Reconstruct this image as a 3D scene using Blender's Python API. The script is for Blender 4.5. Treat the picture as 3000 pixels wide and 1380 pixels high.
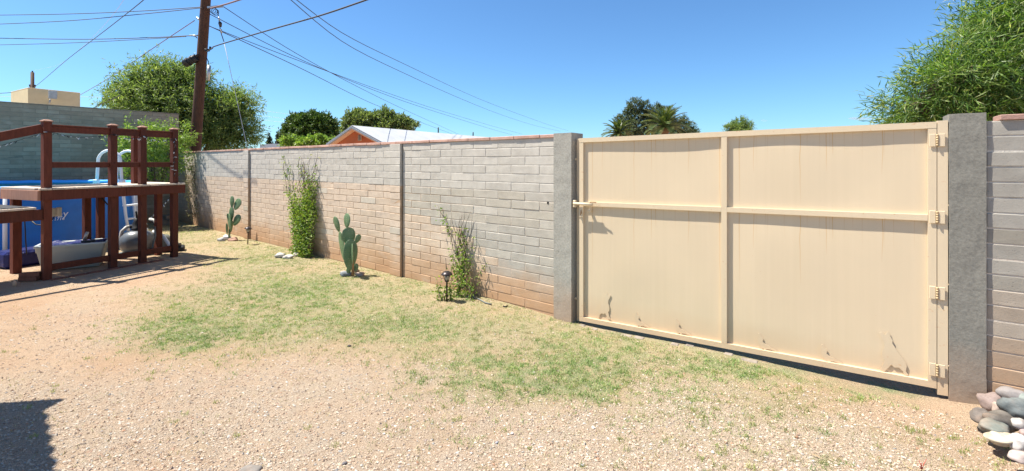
import bpy, bmesh, math, random
import numpy as np
from mathutils import Vector, Matrix, Quaternion, noise as mnoise
R = math.radians
rnd = random.Random(7)
rs = np.random.RandomState(11)
for o in list(bpy.data.objects): bpy.data.objects.remove(o)
scene = bpy.context.scene
COL = scene.collection

# ------------------------------------------------------------------ camera, sky, sun, exposure
F, CX, HY, EYE = 1335.0, 1500.0, 478.0, 1.65          # focal length / centre / horizon row in photo pixels, eye height (m)
cam_d = bpy.data.cameras.new('camera'); cam = bpy.data.objects.new('camera', cam_d); COL.objects.link(cam)
cam.location = (0, 0, EYE); cam.rotation_euler = (R(90), 0, 0)
cam_d.sensor_width = 36; cam_d.lens = F / 3000 * 36; cam_d.shift_y = -(690 - HY) / 3000
cam_d.clip_start = 0.05; cam_d.clip_end = 3000
scene.camera = cam
SUN = Vector((-0.465, 0.061, 0.883)).normalized()      # towards the sun
world = bpy.data.worlds.new('World'); scene.world = world; world.use_nodes = True
wn = world.node_tree; wn.nodes.clear()
sky = wn.nodes.new('ShaderNodeTexSky'); sky.sky_type = 'NISHITA'; sky.sun_disc = False
sky.sun_elevation = math.asin(SUN.z); sky.sun_rotation = math.atan2(SUN.x, SUN.y)
sky.altitude = 700; sky.air_density = 1.0; sky.dust_density = 0.6; sky.ozone_density = 2.2
bg = wn.nodes.new('ShaderNodeBackground'); bg.inputs[1].default_value = 0.060
wo = wn.nodes.new('ShaderNodeOutputWorld')
tint = wn.nodes.new('ShaderNodeMix'); tint.data_type = 'RGBA'; tint.blend_type = 'MULTIPLY'; tint.inputs[0].default_value = 1; tint.inputs[7].default_value = (.76, 1.14, 1.42, 1)   # the clear desert air's deeper blue, the same over the whole sky
wn.links.new(sky.outputs[0], tint.inputs[6]); wn.links.new(tint.outputs[2], bg.inputs[0]); wn.links.new(bg.outputs[0], wo.inputs[0])
sl = bpy.data.lights.new('sun', 'SUN'); sl.energy = 5.0; sl.angle = R(0.5); sl.color = (1.0, 0.94, 0.83)
so = bpy.data.objects.new('sun', sl); COL.objects.link(so); so.rotation_euler = SUN.to_track_quat('Z', 'Y').to_euler()
so.location = (-8, 2, 14)
scene.view_settings.view_transform = 'Standard'; scene.view_settings.look = 'None'
scene.view_settings.gamma = 1; scene.view_settings.exposure = 1.14
scene.view_settings.use_curve_mapping = False
scene.cycles.max_bounces = 6; scene.cycles.transparent_max_bounces = 8

# ------------------------------------------------------------------ helpers
def G(px, py, Z=0.0):
    z = F * (EYE - Z) / (py - HY); return Vector(((px - CX) / F * z, z, Z))
def AT(px, py, z):
    return Vector(((px - CX) / F * z, z, EYE - (py - HY) / F * z))
def tag(o, label=None, cat=None, group=None, kind=None):
    if label: o['label'] = label
    if cat: o['category'] = cat
    if group: o['group'] = group
    if kind: o['kind'] = kind
    return o
def wl(o):
    v = Vector((0, 0, 0))
    while o: v += o.location; o = o.parent
    return v
def empty(name, loc, label, cat, group=None):
    o = bpy.data.objects.new(name, None); COL.objects.link(o); o.location = loc; o.empty_display_size = .1
    return tag(o, label, cat, group)
class MB:
    def __init__(s): s.v = []; s.f = []; s.sm = []
    def add(s, vs, fs, smooth=False):
        n = len(s.v); s.v += [tuple(v) for v in vs]; s.f += [tuple(i + n for i in f) for f in fs]; s.sm += [smooth] * len(fs); return s
    def box(s, c, size, rz=0, M=None, bev=0.0):
        hx, hy, hz = [a / 2 for a in size]; c = Vector(c)
        m = M if M is not None else Matrix.Rotation(rz, 3, 'Z')
        if bev <= 0:
            vs = [c + m @ Vector((x, y, z)) for x in (-hx, hx) for y in (-hy, hy) for z in (-hz, hz)]
            fs = [(0, 1, 3, 2), (4, 6, 7, 5), (0, 4, 5, 1), (2, 3, 7, 6), (0, 2, 6, 4), (1, 5, 7, 3)]
            return s.add(vs, fs)
        b = min(bev, hx * .8, hy * .8, hz * .8); vs = []; idx = {}
        for sx in (-1, 1):
            for sy in (-1, 1):
                for sz in (-1, 1):
                    for k, (a, bb, cc) in enumerate(((0, b, b), (b, 0, b), (b, b, 0))):
                        idx[(sx, sy, sz, k)] = len(vs)
                        vs.append(c + m @ Vector((sx * (hx - a), sy * (hy - bb), sz * (hz - cc))))
        fs = []
        for sx in (-1, 1): fs.append(tuple(idx[(sx, y, z, 0)] for y, z in ((-1, -1), (1, -1), (1, 1), (-1, 1))[::sx]))
        for sy in (-1, 1): fs.append(tuple(idx[(x, sy, z, 1)] for x, z in ((-1, -1), (1, -1), (1, 1), (-1, 1))[::-sy]))
        for sz in (-1, 1): fs.append(tuple(idx[(x, y, sz, 2)] for x, y in ((-1, -1), (1, -1), (1, 1), (-1, 1))[::sz]))
        for sx in (-1, 1):
            for sy in (-1, 1):
                fs.append((idx[(sx, sy, -1, 0)], idx[(sx, sy, 1, 0)], idx[(sx, sy, 1, 1)], idx[(sx, sy, -1, 1)]))
                fs.append((idx[(-1, sx, sy, 1)], idx[(1, sx, sy, 1)], idx[(1, sx, sy, 2)], idx[(-1, sx, sy, 2)]))
                fs.append((idx[(sx, -1, sy, 0)], idx[(sx, 1, sy, 0)], idx[(sx, 1, sy, 2)], idx[(sx, -1, sy, 2)]))
                for sz in (-1, 1): fs.append(tuple(idx[(sx, sy, sz, k)] for k in range(3)))
        return s.add(vs, fs)
    def beam(s, a, b, w, h, up=(0, 0, 1), bev=0.004):
        a = Vector(a); b = Vector(b); d = b - a; L = d.length; x = d / L
        y = Vector(up).cross(x).normalized(); z = x.cross(y)
        return s.box((a + b) / 2, (L, w, h), M=Matrix((x, y, z)).transposed(), bev=bev)
    def tube(s, pts, rad, n=8, smooth=True, caps=True):
        pts = [Vector(p) for p in pts]; k = len(pts)
        if not hasattr(rad, '__len__'): rad = [rad] * k
        ref = None; vs = []
        for i, p in enumerate(pts):
            t = (pts[min(i + 1, k - 1)] - pts[max(i - 1, 0)]).normalized()
            if ref is None: ref = t.orthogonal().normalized()
            ref = (ref - t * ref.dot(t)).normalized(); q = t.cross(ref)
            for j in range(n):
                a = 2 * math.pi * j / n; vs.append(p + (ref * math.cos(a) + q * math.sin(a)) * rad[i])
        fs = [(i * n + j, i * n + (j + 1) % n, (i + 1) * n + (j + 1) % n, (i + 1) * n + j) for i in range(k - 1) for j in range(n)]
        s.add(vs, fs, smooth)
        if caps: s.add([], []); b0 = len(s.v) - len(vs); s.f += [tuple(b0 + j for j in range(n))[::-1], tuple(b0 + (k - 1) * n + j for j in range(n))]; s.sm += [False, False]
        return s
    def lathe(s, c, prof, n=20, smooth=True):
        c = Vector(c); vs = [c + Vector((r * math.cos(2 * math.pi * j / n), r * math.sin(2 * math.pi * j / n), z)) for r, z in prof for j in range(n)]
        k = len(prof)
        fs = [(i * n + j, i * n + (j + 1) % n, (i + 1) * n + (j + 1) % n, (i + 1) * n + j) for i in range(k - 1) for j in range(n)]
        fs += [tuple(range(n))[::-1], tuple((k - 1) * n + j for j in range(n))]
        return s.add(vs, fs, smooth)
    def prism(s, poly, ext):
        n = len(poly); ext = Vector(ext); poly = [Vector(p) for p in poly]
        fs = [tuple(range(n)), tuple(range(2 * n - 1, n - 1, -1))] + [(i, i + n, (i + 1) % n + n, (i + 1) % n) for i in range(n)]
        return s.add(poly + [p + ext for p in poly], fs)
    def build(s, name, mat, parent=None, loc=None):
        me = bpy.data.meshes.new(name); o = bpy.data.objects.new(name, me); COL.objects.link(o)
        if parent is not None:
            off = wl(parent); o.parent = parent
        elif loc is not None: off = Vector(loc); o.location = off
        else:
            a = np.array(s.v); off = Vector((float(a[:, 0].mean()), float(a[:, 1].mean()), float(a[:, 2].min()))); o.location = off
        me.from_pydata([(v[0] - off[0], v[1] - off[1], v[2] - off[2]) for v in s.v], [], s.f)
        me.polygons.foreach_set('use_smooth', s.sm); me.materials.append(mat); me.update()
        return o
def np_mesh(name, V, Fq, mat, parent=None, smooth=False, loc=None, cols=None):
    """V (n,3) world coords, Fq (m,k)."""
    off = np.array(wl(parent)) if parent is not None else (np.array(loc) if loc is not None else np.zeros(3))
    me = bpy.data.meshes.new(name); V = V - off; m, k = Fq.shape
    me.vertices.add(len(V)); me.vertices.foreach_set('co', V.astype(np.float32).ravel())
    me.loops.add(m * k); me.loops.foreach_set('vertex_index', Fq.astype(np.int32).ravel())
    me.polygons.add(m); me.polygons.foreach_set('loop_start', np.arange(0, m * k, k, dtype=np.int32))
    me.polygons.foreach_set('loop_total', np.full(m, k, dtype=np.int32))
    me.polygons.foreach_set('use_smooth', np.full(m, smooth)); 
    if cols is not None:
        ca = me.color_attributes.new('col', 'FLOAT_COLOR', 'POINT'); ca.data.foreach_set('color', cols.astype(np.float32).ravel())
    me.update(calc_edges=True); me.materials.append(mat)
    o = bpy.data.objects.new(name, me); COL.objects.link(o)
    if parent is not None: o.parent = parent
    else: o.location = off
    return o
def vnoise(x, y, seed=0):
    xi = np.floor(x).astype(np.int64); yi = np.floor(y).astype(np.int64); fx = x - xi; fy = y - yi
    fx = fx * fx * (3 - 2 * fx); fy = fy * fy * (3 - 2 * fy)
    def h(a, b):
        n = (a * 374761393 + b * 668265263 + seed * 1442695041) & 0xffffffff
        n = ((n ^ (n >> 13)) * 1274126177) & 0xffffffff; return ((n ^ (n >> 16)) & 0xffff) / 65535.0
    return (h(xi, yi) * (1 - fx) + h(xi + 1, yi) * fx) * (1 - fy) + (h(xi, yi + 1) * (1 - fx) + h(xi + 1, yi + 1) * fx) * fy
def fbm(x, y, seed=0, oct=4):
    s = 0; a = .5
    for i in range(oct): s = s + a * vnoise(x * 2 ** i, y * 2 ** i, seed + i); a *= .5
    return s
def sstep(a, b, x): t = np.clip((x - a) / (b - a), 0, 1); return t * t * (3 - 2 * t)

# ------------------------------------------------------------------ materials
class NT:
    def __init__(s, name):
        s.m = bpy.data.materials.new(name); s.m.use_nodes = True; s.t = s.m.node_tree; s.t.nodes.clear()
        s.out = s.t.nodes.new('ShaderNodeOutputMaterial'); s.b = s.t.nodes.new('ShaderNodeBsdfPrincipled')
        s.t.links.new(s.b.outputs[0], s.out.inputs[0])
    def n(s, typ, **kw):
        nd = s.t.nodes.new('ShaderNode' + typ)
        for k, v in kw.items(): setattr(nd, k, v)
        return nd
    def l(s, a, b): s.t.links.new(a, b)
    def setin(s, sock, v):
        if hasattr(v, 'links'): s.l(v, sock)
        elif isinstance(v, (tuple, list)) and len(v) == 3 and sock.type == 'RGBA': sock.default_value = (*v, 1)
        else: sock.default_value = v
    def pos(s, obj=False):
        return s.n('TexCoord').outputs['Object'] if obj else s.n('NewGeometry').outputs['Position']
    def scaled(s, vec, sc):
        m = s.n('Mapping'); s.l(vec, m.inputs[0]); m.inputs['Scale'].default_value = sc; return m.outputs[0]
    def noise(s, scale, detail=4, vec=None, rough=.55):
        t = s.n('TexNoise'); t.inputs['Scale'].default_value = scale; t.inputs['Detail'].default_value = detail; t.inputs['Roughness'].default_value = rough
        s.l(vec if vec is not None else s.pos(), t.inputs['Vector']); return t.outputs['Fac']
    def ramp(s, fac, stops, interp='LINEAR'):
        r = s.n('ValToRGB'); r.color_ramp.interpolation = interp; e = r.color_ramp.elements
        while len(e) < len(stops): e.new(.5)
        for el, (p, c) in zip(e, stops): el.position = p; el.color = (*c, 1) if len(c) == 3 else c
        s.setin(r.inputs[0], fac); return r.outputs[0]
    def mix(s, fac, a, b, mode='MIX'):
        m = s.n('Mix', data_type='RGBA', blend_type=mode); s.setin(m.inputs[0], fac); s.setin(m.inputs[6], a); s.setin(m.inputs[7], b); return m.outputs[2]
    def math(s, op, a, b=0.0, clamp=False):
        m = s.n('Math', operation=op, use_clamp=clamp); s.setin(m.inputs[0], a); s.setin(m.inputs[1], b); return m.outputs[0]
    def maprange(s, v, a, b, c=0.0, d=1.0):
        m = s.n('MapRange'); s.setin(m.inputs[0], v)
        for i, x in enumerate((a, b, c, d)): m.inputs[i + 1].default_value = x
        return m.outputs[0]
    def bump(s, h, strength=.3, dist=.01, prev=None):
        b = s.n('Bump'); b.inputs['Strength'].default_value = strength; b.inputs['Distance'].default_value = dist; s.l(h, b.inputs['Height'])
        if prev is not None: s.l(prev, b.inputs['Normal'])
        s.l(b.outputs[0], s.b.inputs['Normal']); return b.outputs[0]
    def done(s, col, rough=.8, spec=.3, metal=0):
        s.setin(s.b.inputs['Base Color'], col); s.setin(s.b.inputs['Roughness'], rough); s.b.inputs['Specular IOR Level'].default_value = spec; s.b.inputs['Metallic'].default_value = metal
        return s.m
GREYCOL = [0]
def simple(name, col, rough=.7, var=.15, vscale=8, bscale=60, bstr=.1, bdist=.002, spec=.3, metal=0, obj=True):
    t = NT(name); p = t.pos(obj)
    a = tuple(c * (1 - var) for c in col); b = tuple(min(1, c * (1 + var)) for c in col)
    c = t.ramp(t.noise(vscale, 5, p), [(.3, a), (.7, b)])
    t.bump(t.noise(bscale, 4, p), bstr, bdist)
    return t.done(c, rough, spec, metal)

def block_mat(name, use_attr):
    t = NT(name); p = t.pos()
    if use_attr: base = t.n('VertexColor', layer_name='col').outputs[0]
    else: base = t.n('ObjectInfo').outputs['Color']
    n1 = t.noise(9, 5, p); n2 = t.noise(110, 4, p, .7)
    c = t.mix(1.0, base, t.ramp(n1, [(.25, (.88, .87, .86)), (.75, (1.10, 1.10, 1.10))]), 'MULTIPLY')
    c = t.mix(1.0, c, t.ramp(n2, [(.3, (.84, .83, .82)), (.42, (1, 1, 1)), (.8, (1.06, 1.06, 1.06))]), 'MULTIPLY')
    # orange soil splashed on the foot of the wall
    sep = t.n('SeparateXYZ'); t.l(p, sep.inputs[0])
    h = t.math('ADD', sep.outputs[2], t.math('MULTIPLY', t.noise(2.3, 4, p), -.55))
    c = t.mix(t.maprange(h, -.22, .22, .9, 0.0), c, (.46, .28, .16))
    # pale lime bloom
    bl = t.maprange(t.noise(3.1, 6, t.scaled(p, (1, 1, 2.2))), .57, .75, 0, .3)
    c = t.mix(bl, c, (.53, .485, .42))
    vo = t.n('TexVoronoi'); vo.inputs['Scale'].default_value = 34; t.l(p, vo.inputs['Vector'])
    pit = t.maprange(vo.outputs['Distance'], 0, .16, 0, 1)
    c = t.mix(t.math('MULTIPLY', t.math('SUBTRACT', 1.0, pit, True), .5), c, (.12, .09, .07))
    b = t.bump(n2, .45, .0025); b = t.bump(pit, .3, .003, b); t.bump(t.noise(26, 3, p), .15, .005, b)
    return t.done(c, .93, .15)
M_block = block_mat('slump_block', False); M_blockA = block_mat('slump_block_attr', True)
def mortar_mat():
    t = NT('mortar'); p = t.pos(); sep = t.n('SeparateXYZ'); t.l(p, sep.inputs[0])
    lo = t.maprange(sep.outputs[2], 1.315, 1.325, 0, 1)
    c = t.mix(lo, (.49, .35, .24), (.46, .43, .385))
    right = t.maprange(sep.outputs[0], -1.1, -.5, 0, .75)   # patched panel has grey mortar
    c = t.mix(right, c, (.55, .51, .45))
    c = t.mix(1.0, c, t.ramp(t.noise(14, 5, p), [(.3, (.8, .8, .8)), (.7, (1.15, 1.15, 1.15))]), 'MULTIPLY')
    h = t.math('ADD', sep.outputs[2], t.math('MULTIPLY', t.noise(2.3, 4, p), -.55))
    c = t.mix(t.maprange(h, -.22, .25, .9, 0.0), c, (.48, .29, .17))
    t.bump(t.noise(90, 4, p), .6, .004); return t.done(c, .95, .1)
M_mortar = mortar_mat()
M_mortarG = simple('grey_mortar', (.24, .205, .17), .95, .2, 12, 90, .5, .004, .1, obj=False)
def concrete_mat(name, col, dark):
    t = NT(name); p = t.pos(); n1 = t.noise(2.2, 6, t.scaled(p, (1, 1, .55)), .65); n2 = t.noise(55, 6, p, .7); n3 = t.noise(14, 5, p, .6)
    c = t.ramp(n1, [(.25, dark), (.8, col)])
    c = t.mix(1.0, c, t.ramp(n2, [(.3, (.75, .75, .75)), (.6, (1.1, 1.1, 1.1))]), 'MULTIPLY')
    sep = t.n('SeparateXYZ'); t.l(p, sep.inputs[0])
    h = t.math('ADD', sep.outputs[2], t.math('MULTIPLY', t.noise(3, 4, p), -.4))
    c = t.mix(t.maprange(h, -.2, .22, .65, 0.0), c, (.40, .26, .17))
    sc = t.n('TexWave'); sc.inputs['Scale'].default_value = 2.0; sc.inputs['Distortion'].default_value = 9; sc.inputs['Detail'].default_value = 4
    t.l(t.scaled(p, (1.0, 1.0, .5)), sc.inputs['Vector'])
    b = t.bump(n2, .6, .003); b = t.bump(n3, .22, .005, b); t.bump(t.maprange(sc.outputs['Fac'], 0, .25, 0, 1), .18, .004, b)
    return t.done(c, .95, .12)
M_conc = concrete_mat('trowelled_concrete', (.39, .375, .33), (.31, .295, .26))
M_concD = concrete_mat('dark_trowelled_concrete', (.245, .235, .205), (.19, .182, .16))
M_cap = simple('red_cap_brick', (.52, .33, .265), .9, .25, 6, 80, .5, .004, .1, obj=False)
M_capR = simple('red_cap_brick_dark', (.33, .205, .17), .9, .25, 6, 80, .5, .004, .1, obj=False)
def gate_mat(name, streak):
    t = NT(name); tc = t.n('TexCoord').outputs['Object']; p = t.pos()
    v = t.scaled(tc, (26, 26, .5)); n = t.noise(1, 5, v, .6)
    c = t.ramp(n, [(.3, (.635, .515, .35)), (.7, (.665, .54, .375))])
    big = t.noise(1.3, 3, tc); c = t.mix(t.maprange(big, .4, .7, 0, .55), c, (.60, .49, .345))
    if streak:
        # rust runs that start under the rails and thin out downwards
        sep = t.n('SeparateXYZ'); t.l(tc, sep.inputs[0])
        vo = t.n('TexVoronoi', voronoi_dimensions='1D', feature='F1'); vo.inputs['Scale'].default_value = 5.2
        wob = t.math('MULTIPLY', t.noise(2.0, 2, tc), .035)
        t.l(t.math('ADD', sep.outputs[0], wob), vo.inputs['W']); vo.inputs['Randomness'].default_value = 1
        line = t.maprange(vo.outputs['Distance'], .0, .022, 1, 0)
        vn = t.n('TexWhiteNoise', noise_dimensions='1D'); t.l(vo.outputs['W'], vn.inputs['W'])
        leng = t.math('MULTIPLY', t.math('POWER', vn.outputs['Value'], 2.0), .95)     # length of the run
        fall = t.math('SUBTRACT', 1.0, t.math('DIVIDE', t.math('MULTIPLY', sep.outputs[2], -1.0), t.math('ADD', leng, .06)), True)
        amt = t.math('MULTIPLY', t.math('MULTIPLY', line, t.math('POWER', fall, .6)), .75)
        c = t.mix(amt, c, (.52, .28, .08))
        v2 = t.n('TexVoronoi', voronoi_dimensions='1D', feature='F1'); v2.inputs['Scale'].default_value = 13; v2.inputs['Randomness'].default_value = 1; t.l(sep.outputs[0], v2.inputs['W'])
        w2 = t.n('TexWhiteNoise', noise_dimensions='1D'); t.l(v2.outputs['W'], w2.inputs['W'])
        f2 = t.math('SUBTRACT', 1.0, t.math('DIVIDE', t.math('MULTIPLY', sep.outputs[2], -1.0), t.math('ADD', t.math('MULTIPLY', w2.outputs['Value'], .28), .01)), True)
        c = t.mix(t.math('MULTIPLY', t.math('MULTIPLY', t.maprange(v2.outputs['Distance'], 0, .03, 1, 0), f2), .5), c, (.50, .27, .08))
        c = t.mix(t.math('MULTIPLY', t.maprange(t.noise(40, 3, tc), .70, .78, 0, 1), .5), c, (.55, .30, .14))
    else:
        c = t.mix(t.maprange(t.noise(30, 5, tc), .64, .74, 0, .6), c, (.52, .27, .12))
    # dust at the foot
    s2 = t.n('SeparateXYZ'); t.l(p, s2.inputs[0])
    c = t.mix(t.maprange(t.math('ADD', s2.outputs[2], t.math('MULTIPLY', t.noise(5, 3, p), -.15)), -.05, .22, .5, 0), c, (.56, .36, .21))
    t.bump(t.noise(220, 3, tc), .08, .001); return t.done(c, .55, .35)
M_gateP = gate_mat('painted_sheet_metal', True); M_gateF = gate_mat('painted_gate_frame', False)
M_knuck = simple('worn_hinge_pin', (.52, .38, .22), .7, .25, 40, 60, .3)
M_rust = simple('rusty_metal', (.40, .22, .10), .8, .3, 25, 60, .3)
M_black = simple('black_plastic', (.018, .018, .02), .5, .2)
M_hole = simple('dark_joint', (.03, .028, .026), .95, .1)
def wood_mat(name, c1, c2, dirs=(1, 1, 18)):
    t = NT(name); p = t.pos(); n = t.noise(5, 6, t.scaled(p, (7, 7, 1.2)), .65)
    oi = t.n('ObjectInfo').outputs['Random']
    c = t.ramp(n, [(.25, c1), (.75, c2)]); c = t.mix(1.0, c, t.ramp(oi, [(0, (.8, .8, .8)), (1, (1.2, 1.15, 1.1))]), 'MULTIPLY')
    kn = t.n('TexVoronoi'); kn.inputs['Scale'].default_value = 5; t.l(p, kn.inputs['Vector'])
    c = t.mix(t.maprange(kn.outputs['Distance'], .03, .10, .6, 0), c, tuple(a * .3 for a in c1))
    t.bump(n, .35, .003); return t.done(c, .7, .3)
M_wood = wood_mat('red_stained_wood', (.075, .018, .009), (.145, .038, .020))
M_woodE = wood_mat('sun_bleached_wood', (.42, .28, .19), (.60, .45, .33))
M_woodC = wood_mat('faded_post_cap', (.26, .13, .09), (.38, .21, .15))
M_plank = wood_mat('weathered_plank', (.45, .37, .30), (.62, .54, .45))
M_pole = wood_mat('creosoted_pole', (.032, .013, .007), (.095, .042, .021))
M_blue = simple('blue_pool_vinyl', (.001, .17, .60), .38, .15, 3, 30, .15, .004, .5)
M_blueR = simple('bright_blue_rim', (.08, .42, .95), .35, .08, 3, 30, .1, .004, .5)
M_white = simple('white_plastic', (.78, .80, .82), .35, .05, 3, 30, .05)
M_whitetext = simple('white_print', (.7, .78, .85), .5, .05)
M_tub = simple('grey_green_tub', (.50, .55, .55), .5, .07, 4, 60, .06)
M_tank = simple('grey_filter_tank', (.13, .145, .16), .3, .08, 4, 40, .05, spec=.5)
M_tank2 = simple('olive_grey_tank', (.16, .17, .15), .4, .1)
M_hose = simple('pale_pool_hose', (.46, .45, .41), .5, .15, 20, 60, .1)
M_hoseG = simple('grey_green_hose', (.16, .17, .16), .5, .15)
M_bag = simple('dark_blue_plastic_sheet', (.008, .012, .09), .4, .3, 6, 20, .7, .02)
M_box = simple('beige_plastic', (.50, .47, .40), .5, .08)
M_galv = simple('galvanised_metal', (.42, .43, .44), .4, .15, metal=.6)
M_brick = simple('red_brick', (.20, .085, .055), .9, .25, 20, 80, .5, .003, .1)
M_mat = simple('black_rubber_mat', (.035, .035, .04), .8, .5, 30, 40, .8, .01)
M_wire = simple('dark_wire', (.05, .045, .045), .6, .1)
M_wireR = simple('reddish_cable', (.20, .12, .12), .6, .1)
M_wireL = simple('pale_wire', (.5, .5, .5), .5, .1)
M_bulb = simple('clear_bulb', (.75, .78, .8), .15, .05, spec=.8)
M_lamp = simple('bronze_lamp_metal', (.055, .045, .045), .35, .2, metal=.5)
M_stucco = simple('orange_stucco', (.43, .13, .055), .9, .08, 3, 60, .4)
M_stuccoB = simple('cream_stucco', (.62, .52, .34), .9, .06, 3, 60, .4)
M_roof = NT('white_coated_roof')
def _roof():
    t = M_roof; p = t.pos(True); w = t.n('TexWave', bands_direction='Y'); w.inputs['Scale'].default_value = 3; t.l(p, w.inputs['Vector'])
    c = t.ramp(t.noise(1.5, 5, p), [(.3, (.42, .43, .44)), (.7, (.50, .51, .52))]); return t.done(c, .6)
M_roof = _roof()
M_trim = simple('pale_blue_trim', (.42, .50, .56), .6, .08)
M_trimO = simple('peach_trim', (.62, .40, .26), .7, .08)
def water_mat():
    t = NT('pool_water'); p = t.pos(); t.bump(t.noise(6, 4, p), .25, .03); t.done((.03, .26, .30), .06, .5); return t.m
M_water = water_mat()
def leaf_mat(name, stops, trans=.35, rough=.5):
    t = NT(name); g = t.n('NewGeometry').outputs['Random Per Island']
    n = t.noise(1.3, 3, t.pos())
    c = t.ramp(g, stops); c = t.mix(1.0, c, t.ramp(n, [(.3, (.78, .8, .75)), (.7, (1.2, 1.18, 1.1))]), 'MULTIPLY')
    t.done(c, rough, .35)
    tr = t.n('BsdfTranslucent'); t.l(t.mix(1.0, c, (1.5, 1.6, .7), 'MULTIPLY'), tr.inputs[0]); ms = t.n('MixShader'); ms.inputs[0].default_value = trans
    t.l(t.b.outputs[0], ms.inputs[1]); t.l(tr.outputs[0], ms.inputs[2]); t.l(ms.outputs[0], t.out.inputs[0]); return t.m
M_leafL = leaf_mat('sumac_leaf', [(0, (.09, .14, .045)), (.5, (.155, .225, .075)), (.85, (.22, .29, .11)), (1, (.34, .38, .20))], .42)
M_leafB = leaf_mat('bright_shrub_leaf', [(0, (.11, .19, .03)), (.6, (.19, .29, .06)), (1, (.30, .38, .12))])
M_leafR = leaf_mat('willow_leaf', [(0, (.035, .08, .02)), (.4, (.10, .19, .035)), (.8, (.20, .29, .075)), (1, (.42, .44, .24))], .4, .4)
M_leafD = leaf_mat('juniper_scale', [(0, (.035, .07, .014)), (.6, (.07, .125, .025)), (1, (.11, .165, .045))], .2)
M_leafP = leaf_mat('pine_needle', [(0, (.045, .07, .035)), (.6, (.08, .11, .055)), (1, (.12, .15, .08))], .2)
M_leafO = leaf_mat('olive_leaf', [(0, (.10, .14, .05)), (.6, (.16, .21, .08)), (1, (.22, .27, .12))], .35)
M_leafC = leaf_mat('cypress_scale', [(0, (.02, .035, .015)), (1, (.05, .06, .03))], .15)
M_palm = leaf_mat('palm_leaflet', [(0, (.035, .06, .018)), (.6, (.065, .10, .03)), (1, (.15, .17, .06))], .2, .4)
M_vine = leaf_mat('vine_leaf', [(0, (.09, .16, .025)), (.55, (.16, .25, .04)), (.85, (.26, .34, .07)), (1, (.38, .36, .12))], .35)
M_shadowStem = leaf_mat('shadow_stem_leaf', [(0, (.20, .19, .10)), (.6, (.32, .29, .15)), (1, (.40, .35, .2))], .2)
M_grassG = leaf_mat('green_grass_blade', [(0, (.11, .19, .065)), (.45, (.21, .33, .125)), (.8, (.34, .43, .19)), (1, (.52, .50, .30))], .3, .6)
M_grassY = leaf_mat('yellow_green_blade', [(0, (.14, .19, .06)), (.5, (.28, .34, .12)), (1, (.46, .46, .24))], .3, .6)
M_grassD = leaf_mat('straw_blade', [(0, (.22, .205, .09)), (.5, (.40, .36, .20)), (1, (.56, .50, .33))], .2, .7)
M_bark = simple('grey_brown_bark', (.12, .085, .06), .95, .3, 12, 40, .8, .01)
M_frondbase = simple('dry_frond_boot', (.17, .10, .05), .9, .3)
def cactus_mat():
    t = NT('prickly_pear_skin'); p = t.pos(); vo = t.n('TexVoronoi'); vo.inputs['Scale'].default_value = 38; vo.inputs['Randomness'].default_value = .35; t.l(p, vo.inputs['Vector'])
    c = t.ramp(t.noise(7, 4, p), [(.3, (.095, .165, .08)), (.7, (.16, .24, .125))])
    c = t.mix(t.maprange(vo.outputs['Distance'], .05, .32, .95, 0), c, (.40, .38, .24)); c = t.mix(t.maprange(t.noise(9, 5, p), .6, .72, 0, .5), c, (.30, .26, .14))
    t.bump(vo.outputs['Distance'], -.4, .006); return t.done(c, .5, .35)
M_cact = cactus_mat()
M_cactOld = simple('corky_cactus_base', (.32, .19, .10), .9, .3, 20, 60, .6, .004)
def rock_mat():
    t = NT('river_rock'); p = t.pos(); base = t.n('ObjectInfo').outputs['Color']
    c = t.mix(1.0, base, t.ramp(t.noise(11, 6, t.scaled(p, (1, 1, 2)), .7), [(.3, (.55, .53, .51)), (.5, (1, 1, 1)), (.7, (1.3, 1.3, 1.3))]), 'MULTIPLY')
    c = t.mix(t.maprange(t.noise(4, 4, p), .55, .72, 0, .35), c, (.50, .34, .25))
    t.bump(t.noise(60, 5, p), .3, .003); return t.done(c, .75, .3)
M_rock = rock_mat()
def gravel_mat():
    t = NT('gravel_pebble'); g = t.n('NewGeometry').outputs['Random Per Island']
    c = t.ramp(g, [(0, (.30, .21, .15)), (.2, (.42, .31, .225)), (.5, (.47, .37, .28)), (.8, (.47, .39, .31)), (.93, (.56, .52, .46)), (.96, (.26, .25, .24)), (1, (.38, .21, .13))])
    t.bump(t.noise(200, 3), .2, .001); return t.done(c, .85, .2)
M_gravel = gravel_mat()
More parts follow.
